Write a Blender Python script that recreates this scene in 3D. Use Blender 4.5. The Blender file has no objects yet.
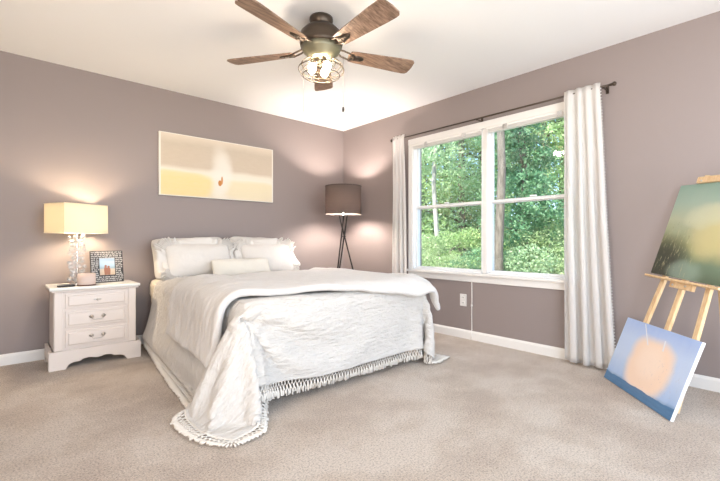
import bpy, bmesh, math, random
import numpy as np
from mathutils import Vector, Matrix, noise

# ---------------------------------------------------------------- camera, world, lights, exposure
scene = bpy.context.scene
COL = scene.collection
R = math.radians

cam_d = bpy.data.cameras.new('camera')
cam = bpy.data.objects.new('camera', cam_d); COL.objects.link(cam)
cam_d.sensor_width = 36.0
cam_d.lens = 400.0 / 720.0 * 36.0
cam_d.clip_start = 0.05
cam.location = (-3.424, -4.163, 0.97)
cam.rotation_euler = (R(90), 0, R(48.2 - 90))
scene.camera = cam

scene.view_settings.view_transform = 'Standard'
scene.view_settings.look = 'None'
scene.view_settings.gamma = 1.0
scene.view_settings.use_curve_mapping = False
scene.view_settings.exposure = 0.42

world = bpy.data.worlds.new('world'); scene.world = world; world.use_nodes = True
wn = world.node_tree; bg = wn.nodes['Background']
sky = wn.nodes.new('ShaderNodeTexSky'); sky.sky_type = 'HOSEK_WILKIE'
sky.sun_direction = (-0.55, 0.1, 0.83); sky.turbidity = 4.0; sky.ground_albedo = 0.4
wn.links.new(sky.outputs[0], bg.inputs[0]); bg.inputs[1].default_value = 9.0

def light(name, kind, loc, energy, color, rot=(0, 0, 0), **kw):
    d = bpy.data.lights.new(name, kind); d.energy = energy; d.color = color
    for k, v in kw.items(): setattr(d, k, v)
    o = bpy.data.objects.new(name, d); COL.objects.link(o); o.location = loc; o.rotation_euler = rot
    return o
# sun over the roof of the house onto the trees outside
light('sun', 'SUN', (0, 0, 8), 8.0, (1.0, 0.95, 0.85), (R(8), R(-38), 0), angle=R(2))
# added cool fill light, unseen, filling a made-up opening behind the camera
light('rear_fill_light', 'AREA', (-2.3, -5.12, 1.3), 64.0, (0.95, 0.98, 1.0), (R(90), 0, 0), shape='RECTANGLE', size=3.4, size_y=2.1)
# added warm fill light, unseen, set in a made-up doorway of the west wall
light('warm_fill_light', 'AREA', (-4.74, -3.55, 1.05), 40.0, (1.0, .80, .60), (0, R(-90), 0), shape='RECTANGLE', size=1.95, size_y=.9)
# sky portal at the bedroom window
p_ = light('window_portal', 'AREA', (0.22, -2.115, 1.36), 1.0, (1, 1, 1), (0, R(90), 0), shape='RECTANGLE', size=1.5, size_y=1.85)
p_.data.cycles.is_portal = True

# ---------------------------------------------------------------- helpers
def mat(name, color=(.8, .8, .8), rough=.6, metal=0.0, **kw):
    m = bpy.data.materials.new(name); m.use_nodes = True
    b = m.node_tree.nodes['Principled BSDF']
    b.inputs['Base Color'].default_value = (*color, 1); b.inputs['Roughness'].default_value = rough
    b.inputs['Metallic'].default_value = metal
    for k, v in kw.items(): b.inputs[k].default_value = v
    return m
def nd(m, kind, **kw):
    n = m.node_tree.nodes.new(kind)
    for k, v in kw.items():
        if k in n.inputs: n.inputs[k].default_value = v
        else: setattr(n, k, v)
    return n
def ln(m, a, b): m.node_tree.links.new(a, b)
def bsdf(m): return m.node_tree.nodes['Principled BSDF']
def coord(m, which='Object', scale=(1, 1, 1), rot=(0, 0, 0)):
    t = nd(m, 'ShaderNodeTexCoord'); mp = nd(m, 'ShaderNodeMapping')
    mp.inputs['Scale'].default_value = scale; mp.inputs['Rotation'].default_value = rot
    ln(m, t.outputs[which], mp.inputs['Vector']); return mp.outputs[0]
def ramp(m, fac, stops):
    r = nd(m, 'ShaderNodeValToRGB'); e = r.color_ramp.elements
    while len(e) < len(stops): e.new(0.5)
    for el, (p, c) in zip(e, stops): el.position = p; el.color = (*c, 1)
    ln(m, fac, r.inputs[0]); return r.outputs[0]
def mixc(m, fac, a, b, mode='MIX'):
    n = nd(m, 'ShaderNodeMix', data_type='RGBA', blend_type=mode)
    for s, v in ((0, fac), (6, a), (7, b)):
        if isinstance(v, (int, float)): n.inputs[s].default_value = v
        elif isinstance(v, tuple): n.inputs[s].default_value = (*v, 1)
        else: ln(m, v, n.inputs[s])
    return n.outputs[2]
def noisetex(m, vec, scale, detail=3, rough=.5):
    n = nd(m, 'ShaderNodeTexNoise', Scale=scale, Detail=detail, Roughness=rough); ln(m, vec, n.inputs['Vector']); return n.outputs['Fac']
def bump(m, h, strength=.3, dist=.01, normal=None):
    b = nd(m, 'ShaderNodeBump', Strength=strength, Distance=dist); ln(m, h, b.inputs['Height'])
    if normal is not None: ln(m, normal, b.inputs['Normal'])
    ln(m, b.outputs[0], bsdf(m).inputs['Normal']); return b.outputs[0]
def math_(m, op, a, b=0.0, c=None):
    n = nd(m, 'ShaderNodeMath', operation=op)
    for i, v in enumerate((a, b) if c is None else (a, b, c)):
        if isinstance(v, (int, float)): n.inputs[i].default_value = v
        else: ln(m, v, n.inputs[i])
    return n.outputs[0]
def sep(m, vec):
    n = nd(m, 'ShaderNodeSeparateXYZ'); ln(m, vec, n.inputs[0]); return n.outputs

def obj(name, data, material=None, parent=None, smooth=False):
    """data: bmesh or (verts, faces); links ONE mesh object."""
    me = bpy.data.meshes.new(name)
    if isinstance(data, tuple): me.from_pydata([tuple(v) for v in data[0]], [], data[1])
    else: data.to_mesh(me); data.free()
    me.update()
    if smooth: me.polygons.foreach_set('use_smooth', [True] * len(me.polygons))
    o = bpy.data.objects.new(name, me); COL.objects.link(o)
    if material: me.materials.append(material)
    if parent: o.parent = parent
    return o
def tag(o, label=None, cat=None, group=None, kind=None):
    if label: o['label'] = label
    if cat: o['category'] = cat
    if group: o['group'] = group
    if kind: o['kind'] = kind
    return o
def thing(name, label, cat, loc=(0, 0, 0), rotz=0, group=None):
    o = bpy.data.objects.new(name, None); COL.objects.link(o); o.empty_display_size = .05
    o.location = loc; o.rotation_euler = (0, 0, rotz)
    return tag(o, label, cat, group)
def struct(name, data, material, smooth=False, parent=None):
    o = obj(name, data, material, parent, smooth)
    if parent is None: o['kind'] = 'structure'
    return o
def box(bm, x0, x1, y0, y1, z0, z1, bev=0.0, seg=2, M=None):
    v = [bm.verts.new((x, y, z)) for z in (z0, z1) for x, y in ((x0, y0), (x1, y0), (x1, y1), (x0, y1))]
    fs = [bm.faces.new([v[i] for i in f]) for f in ((3, 2, 1, 0), (4, 5, 6, 7), (0, 1, 5, 4), (1, 2, 6, 5), (2, 3, 7, 6), (3, 0, 4, 7))]
    if M is not None: bmesh.ops.transform(bm, matrix=M, verts=v)
    if bev > 0:
        es = list({e for f in fs for e in f.edges})
        bmesh.ops.bevel(bm, geom=es, offset=bev, segments=seg, affect='EDGES', profile=.5)
def B(*a, **k):
    bm = bmesh.new(); box(bm, *a, **k); return bm
def tube(bm, pts, r, seg=10, cap=True):
    """tube through points, r a number or one per point"""
    pts = [Vector(p) for p in pts]; n = len(pts)
    rr = [r] * n if isinstance(r, (int, float)) else r
    rings = []; up = None
    for i, p in enumerate(pts):
        t = (pts[min(i + 1, n - 1)] - pts[max(i - 1, 0)])
        if t.length < 1e-9: t = Vector((0, 0, 1))
        t.normalize()
        if up is None:
            up = Vector((0, 0, 1)) if abs(t.z) < .9 else Vector((1, 0, 0))
        a = t.cross(up); a.normalize(); b = a.cross(t); b.normalize(); up = b
        rings.append([bm.verts.new(p + (a * math.cos(k * 2 * math.pi / seg) + b * math.sin(k * 2 * math.pi / seg)) * rr[i]) for k in range(seg)])
    for i in range(n - 1):
        for k in range(seg):
            bm.faces.new((rings[i][k], rings[i][(k + 1) % seg], rings[i + 1][(k + 1) % seg], rings[i + 1][k]))
    if cap: bm.faces.new(rings[0][::-1]); bm.faces.new(rings[-1])
def closed_tube(bm, pts, r, seg=6):
    n = len(pts); pts = [Vector(p) for p in pts]; c = sum(pts, Vector()) / n; rings = []
    for i, p in enumerate(pts):
        t = (pts[(i + 1) % n] - pts[i - 1]).normalized(); a = (p - c).normalized(); b = t.cross(a).normalized()
        rings.append([bm.verts.new(p + (a * math.cos(k * 2 * math.pi / seg) + b * math.sin(k * 2 * math.pi / seg)) * r) for k in range(seg)])
    for i in range(n):
        for k in range(seg):
            bm.faces.new((rings[i][k], rings[i][(k + 1) % seg], rings[(i + 1) % n][(k + 1) % seg], rings[(i + 1) % n][k]))
def lathe(bm, prof, seg=32, c=(0, 0, 0), cap=True):
    rings = [[bm.verts.new((c[0] + r * math.cos(k * 2 * math.pi / seg), c[1] + r * math.sin(k * 2 * math.pi / seg), c[2] + z)) for k in range(seg)] for r, z in prof]
    for i in range(len(prof) - 1):
        for k in range(seg):
            bm.faces.new((rings[i][k], rings[i][(k + 1) % seg], rings[i + 1][(k + 1) % seg], rings[i + 1][k]))
    if cap:
        if prof[0][0] > 1e-4: bm.faces.new(rings[0][::-1])
        if prof[-1][0] > 1e-4: bm.faces.new(rings[-1])
def ball(bm, c, r, seg=10):
    bmesh.ops.create_uvsphere(bm, u_segments=seg, v_segments=max(6, seg * 2 // 3), radius=r, matrix=Matrix.Translation(c))
def prism(bm, poly, axis, a0, a1, bev=0):
    """polygon of (p,q) extruded along axis ('x','y','z') from a0 to a1"""
    def P(p, q, a): return {'x': (a, p, q), 'y': (p, a, q), 'z': (p, q, a)}[axis]
    lo = [bm.verts.new(P(p, q, a0)) for p, q in poly]; hi = [bm.verts.new(P(p, q, a1)) for p, q in poly]
    n = len(poly); fs = [bm.faces.new(lo[::-1]), bm.faces.new(hi)]
    for i in range(n): fs.append(bm.faces.new((lo[i], lo[(i + 1) % n], hi[(i + 1) % n], hi[i])))
    if bev:
        bmesh.ops.bevel(bm, geom=[e for e in set(e for f in fs[:2] for e in f.edges)], offset=bev, segments=2, affect='EDGES', profile=.5)
    bmesh.ops.recalc_face_normals(bm, faces=bm.faces[:])

# ---------------------------------------------------------------- materials
def wood(name, dark, light_, scale=(1, 1, 1), rough=.5, rings=14):
    m = mat(name, light_, rough); v = coord(m, 'Object', scale)
    n = noisetex(m, v, 6, 5, .6); n2 = noisetex(m, v, rings, 3, .5)
    f = math_(m, 'ADD', math_(m, 'MULTIPLY', n, .65), math_(m, 'MULTIPLY', n2, .35))
    ln(m, ramp(m, f, [(.36, dark), (.62, light_)]), bsdf(m).inputs['Base Color']); bump(m, n2, .15, .002); return m
M = {}
m = M['wall'] = mat('wall_paint', (.31, .255, .25), .55); v = coord(m)
ln(m, mixc(m, noisetex(m, v, 1.2, 2), (.285, .238, .226), (.270, .225, .215)), bsdf(m).inputs['Base Color']); bump(m, noisetex(m, v, 260, 2), .08, .001)
m = M['ceiling'] = mat('ceiling_paint', (.83, .83, .83), .8); bump(m, noisetex(m, coord(m), 90, 3), .12, .002)
m = M['trim'] = mat('trim_paint', (.80, .78, .75), .35)
m = M['carpet'] = mat('carpet', (.5, .4, .32), .95); v = coord(m)
fine = noisetex(m, v, 130, 4, .85); mid = noisetex(m, v, 112, 4, .75); big = noisetex(m, v, 2.3, 4, .62)
c1 = ramp(m, big, [(.38, (.40, .285, .20)), (.49, (.52, .405, .31)), (.60, (.64, .54, .45))])
c2 = mixc(m, math_(m, 'MULTIPLY', ramp(m, fine, [(.36, (0, 0, 0)), (.60, (1, 1, 1))]), .55), c1, (.86, .77, .67))
c3 = mixc(m, .9, c2, ramp(m, mid, [(.34, (.34, .31, .28)), (.52, (1, 1, 1))]), 'MULTIPLY')
ln(m, c3, bsdf(m).inputs['Base Color'])
bump(m, math_(m, 'ADD', fine, math_(m, 'MULTIPLY', mid, .8)), .9, .012)
bsdf(m).inputs['Sheen Weight'].default_value = .3
m = M['white_furniture'] = mat('white_painted_wood', (.76, .69, .64), .4)
m = M['furniture_top'] = mat('white_gloss_top', (.80, .80, .76), .22)
m = M['brass'] = mat('brushed_nickel', (.62, .58, .54), .3, 1.0)
m = M['black_metal'] = mat('black_metal', (.012, .011, .011), .4, .6)
m = M['bronze'] = mat('aged_bronze', (.085, .065, .05), .35, .8)
m = M['bronze_green'] = mat('verdigris_bronze', (.20, .19, .13), .4, .6)
m = M['chrome'] = mat('chrome', (.8, .8, .8), .15, 1.0)
m = M['cage'] = mat('cage_bronze', (.10, .08, .06), .5, .7)
m = M['glass'] = mat('clear_crystal', (1, 1, 1), .02, 0, IOR=1.45); bsdf(m).inputs['Transmission Weight'].default_value = .72
m = M['dark_plastic'] = mat('dark_plastic', (.03, .028, .03), .4)
m = M['white_plastic'] = mat('white_plastic', (.82, .80, .77), .35)
m = M['blade'] = wood('weathered_walnut', (.10, .055, .035), (.33, .22, .155), (1, 9, 9), .45)
m = M['pine'] = wood('pine', (.62, .40, .20), (.80, .60, .36), (6, 6, .7), .4)
# thin window glass: mostly clear with a weak mirror coat
m = M['pane'] = bpy.data.materials.new('window_glass'); m.use_nodes = True
nt = m.node_tree; nt.nodes.remove(nt.nodes['Principled BSDF'])
tr = nt.nodes.new('ShaderNodeBsdfTransparent'); gl = nt.nodes.new('ShaderNodeBsdfGlossy'); gl.inputs['Roughness'].default_value = .02
mx = nt.nodes.new('ShaderNodeMixShader'); mx.inputs[0].default_value = .05
nt.links.new(tr.outputs[0], mx.inputs[1]); nt.links.new(gl.outputs[0], mx.inputs[2]); nt.links.new(mx.outputs[0], nt.nodes['Material Output'].inputs[0])
def cloth_mat(name, col, crinkle=.35, scale=30, stretch=(1, 3, 1), dist=.01, which='UV', sheen=.2, seams=False, rough=.9):
    m = mat(name, col, rough); v = coord(m, which, stretch)
    a = noisetex(m, v, scale, 4, .55); b_ = noisetex(m, coord(m, which, (1, 1, 1)), scale * .35, 3, .5)
    h = math_(m, 'ADD', a, math_(m, 'MULTIPLY', b_, 1.2))
    h2 = math_(m, 'ADD', h, math_(m, 'MULTIPLY', noisetex(m, coord(m, which), 700, 1), .05))
    if seams:
        s = sep(m, coord(m, which))
        for ax, per in ((0, .62), (1, .46)):
            f = math_(m, 'ABSOLUTE', math_(m, 'SUBTRACT', math_(m, 'FRACT', math_(m, 'DIVIDE', s[ax], per)), .5))
            h2 = math_(m, 'SUBTRACT', h2, math_(m, 'MULTIPLY', math_(m, 'LESS_THAN', f, .012), .6))
    bump(m, h2, crinkle, dist); bsdf(m).inputs['Sheen Weight'].default_value = sheen
    return m
M['cotton'] = cloth_mat('white_crinkled_cotton', (.61, .585, .55), .85, 13, (1, 3.2, 1), .03, seams=True)
M['duvet'] = cloth_mat('white_soft_cotton', (.63, .61, .585), .5, 10, (1, 1.6, 1), .03)
M['sheet'] = cloth_mat('cream_sheet', (.72, .66, .55), .4, 14, (1, 1, 1), .02, 'Object')
M['pillow'] = cloth_mat('white_pillow_cotton', (.70, .67, .63), .4, 16, (1, 1, 1), .015, 'Object')
M['lumbar'] = cloth_mat('cream_pillow_cotton', (.72, .68, .60), .3, 30, (1, 1, 1), .01, 'Object')
M['fringe'] = mat('fringe_cotton', (.74, .70, .64), .95)
def fabric_trans(name, col, t=.35, trcol=None):
    m = mat(name, col, .9); nt = m.node_tree
    tl = nt.nodes.new('ShaderNodeBsdfTranslucent'); tl.inputs[0].default_value = (*(trcol or col), 1)
    mx = nt.nodes.new('ShaderNodeMixShader'); mx.inputs[0].default_value = t
    out = nt.nodes['Material Output']
    nt.links.new(bsdf(m).outputs[0], mx.inputs[1]); nt.links.new(tl.outputs[0], mx.inputs[2]); nt.links.new(mx.outputs[0], out.inputs[0])
    n = noisetex(m, coord(m, 'Object', (1, 1, .15)), 220, 2); bump(m, n, .06, .002)
    return m
M['curtain'] = fabric_trans('curtain_linen', (.86, .84, .82), .45)
M['shade_cream'] = fabric_trans('cream_lampshade', (.80, .76, .66), .4, (.80, .74, .58))
M['shade_brown'] = fabric_trans('brown_lampshade', (.11, .09, .08), .42, (.125, .10, .09))
M['shade_lining'] = mat('shade_lining', (.85, .82, .78), .8)
def emit(name, col, s):
    m = mat(name, col, .5); b = bsdf(m); b.inputs['Emission Color'].default_value = (*col, 1); b.inputs['Emission Strength'].default_value = s; return m
M['bulb'] = emit('glowing_bulb', (1.0, .82, .62), 150)
M['lamp_bulb'] = emit('lamp_bulb', (1.0, .80, .56), 420)
M['lamp_bulb2'] = emit('floor_lamp_bulb', (1.0, .87, .78), 860)

# ---------------------------------------------------------------- room shell
RX0, RY0, H = -4.7, -5.1, 2.44
WY0, WY1, WZ0, WZ1 = -3.01, -1.222, .65, 2.035          # window opening in the east wall
struct('floor', B(RX0 - .15, .15, RY0 - .15, .15, -.12, 0), M['carpet'])
struct('ceiling', B(RX0 - .15, .15, RY0 - .15, .15, H, H + .12), M['ceiling'])
struct('wall_north', B(RX0 - .15, .15, 0, .15, 0, H), M['wall'])
bm = bmesh.new(); box(bm, RX0 - .15, RX0, RY0 - .15, -4.0, 0, H); box(bm, RX0 - .15, RX0, -3.1, 0, 0, H); box(bm, RX0 - .15, RX0, -4.0, -3.1, 2.05, H)  # doorway gap is made up to hold the warm fill light
struct('wall_west', bm, M['wall'])
bm = bmesh.new()
for a in ((WY1, 0, 0, H), (RY0 - .15, WY0, 0, H), (WY0, WY1, 0, WZ0), (WY0, WY1, WZ1, H)): box(bm, 0, .15, *a)
bmesh.ops.remove_doubles(bm, verts=bm.verts, dist=1e-5)
struct('wall_east', bm, M['wall'])
bm = bmesh.new()
for a in ((RX0, -4.1, 0, H), (-.5, 0, 0, H), (-4.1, -.5, 2.4, H)): box(bm, a[0], a[1], RY0 - .15, RY0, a[2], a[3])  # wide opening is added as a place for the rear fill light
struct('wall_south', bm, M['wall'])
def baseboard(name, axis, a0, a1, sgn, at):
    prof = [(at, 0), (at + sgn * .014, 0), (at + sgn * .014, .068), (at + sgn * .009, .080), (at + sgn * .004, .086), (at, .086)]
    bm = bmesh.new(); prism(bm, prof, axis, a0, a1); return struct(name, bm, M['trim'])
baseboard('baseboard_north', 'x', RX0, 0, -1, 0)
baseboard('baseboard_east', 'y', RY0, -.014, -1, 0)
baseboard('baseboard_west', 'y', -3.1, -.014, 1, RX0)

# window casing, stool and apron
bm = bmesh.new()
box(bm, -.016, 0, WY1 - .004, WY1 + .055, WZ0, WZ1 + .062, .004); box(bm, -.016, 0, WY0 - .055, WY0 + .004, WZ0, WZ1 + .062, .004)
box(bm, -.020, 0, WY0 - .055, WY1 + .055, WZ1, WZ1 + .066, .004)
struct('trim_1', bm, M['trim'])
bm = bmesh.new(); box(bm, -.05, .10, WY0 - .07, WY1 + .07, WZ0 - .022, WZ0 + .002, .005); box(bm, -.018, 0, WY0 - .055, WY1 + .055, WZ0 - .085, WZ0 - .022, .004)
struct('trim_2', bm, M['trim'])
# two double-hung windows side by side
ym = -2.115
bm = bmesh.new(); box(bm, -.004, .15, ym - .017, ym + .017, WZ0, WZ1, .003); struct('trim_3', bm, M['trim'])
vinyl = M['vinyl'] = mat('window_vinyl', (.82, .83, .83), .35)
def window(name, y0, y1):
    bm = bmesh.new(); f = .016
    for a in ((y0, y0 + f, WZ0, WZ1), (y1 - f, y1, WZ0, WZ1), (y0, y1, WZ0, WZ0 + f), (y0, y1, WZ1 - f, WZ1)): box(bm, -.003, .11, *a, .002)
    w = struct(name, bm, vinyl)
    zm = 1.335
    for nm, x, za, zb in (('lower_sash', .028, WZ0 + .012, zm + .018), ('upper_sash', .052, zm - .018, WZ1 - .012)):
        s = .026; bm = bmesh.new(); ya, yb = y0 + .012, y1 - .012
        for a in ((ya, ya + s, za, zb), (yb - s, yb, za, zb), (ya + s, yb - s, za, za + s), (ya + s, yb - s, zb - s, zb)): box(bm, x, x + .022, *a, .003)
        so = obj(nm, bm, vinyl, w)
        obj('pane', B(x + .009, x + .013, ya + s - .004, yb - s + .004, za + s - .004, zb - s + .004), M['pane'], so)
    obj('sash_lock', B(.018, .034, (y0 + y1) / 2 - .03, (y0 + y1) / 2 + .03, zm + .02, zm + .034, .004), vinyl, w)
window('window_1', ym + .017, WY1); window('window_2', WY0, ym - .017)
# raised blinds
def blind(y0, y1, label):
    t = thing('window_blind', label, 'blind', (-.003, (y0 + y1) / 2, WZ1), 0, 'raised blinds at the top of the window')
    h = (y1 - y0) / 2 - .006
    obj('headrail', B(-.018, .020, -h, h, -.022, -.001, .003), M['white_plastic'], t)
    bm = bmesh.new()
    for k in range(5): box(bm, -.016, .018, -h + .006, h - .006, -.0262 - k * .003, -.0244 - k * .003)
    obj('slat_stack', bm, M['white_plastic'], t)
    obj('bottom_rail', B(-.015, .017, -h + .004, h - .004, -.048, -.0405, .002), M['white_plastic'], t)
    for s in (-.55, .55): obj('bracket', B(-.022, -.018, s * h - .02, s * h + .02, -.044, -.004), M['chrome'], t)
    return t
blind(ym + .017, WY1, 'white slatted blind raised to the top of the left window')
t2 = blind(WY0, ym - .017, 'white slatted blind raised to the top of the right window')
bm = bmesh.new(); tube(bm, [(-.024, .41, -.02), (-.026, .41, -.20)], .004, 8); obj('tilt_wand', bm, M['white_plastic'], t2)

# outlet and cord on the window wall
o = thing('wall_outlet', 'white double outlet cover on wall below the window', 'outlet', (0, -1.879, .378))
obj('cover_plate', B(-.006, 0, -.037, .037, -.060, .060, .003), M['white_plastic'], o)
for s in (-1, 1):
    r = obj('receptacle', B(-.009, -.005, -.018, .018, s * .026 - .015, s * .026 + .015, .004), M['white_plastic'], o)
    bm = bmesh.new(); box(bm, -.0096, -.0088, -.009, -.006, s * .026 - .005, s * .026 + .006); box(bm, -.0096, -.0088, .006, .009, s * .026 - .005, s * .026 + .006)
    obj('slots', bm, M['dark_plastic'], r)
bm = bmesh.new(); tube(bm, [(-.006, -1.978, .563), (-.0055, -1.979, .4), (-.006, -1.977, .25), (-.0055, -1.979, .094), (-.020, -1.981, .08), (-.022, -1.983, .006)], .004, 8)
box(bm, -.012, 0, -1.985, -1.971, .325, .345, .002)
tag(obj('cord', bm, M['white_plastic'], None, True), 'thin white cord running down wall from sill to baseboard', 'cord')

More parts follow.
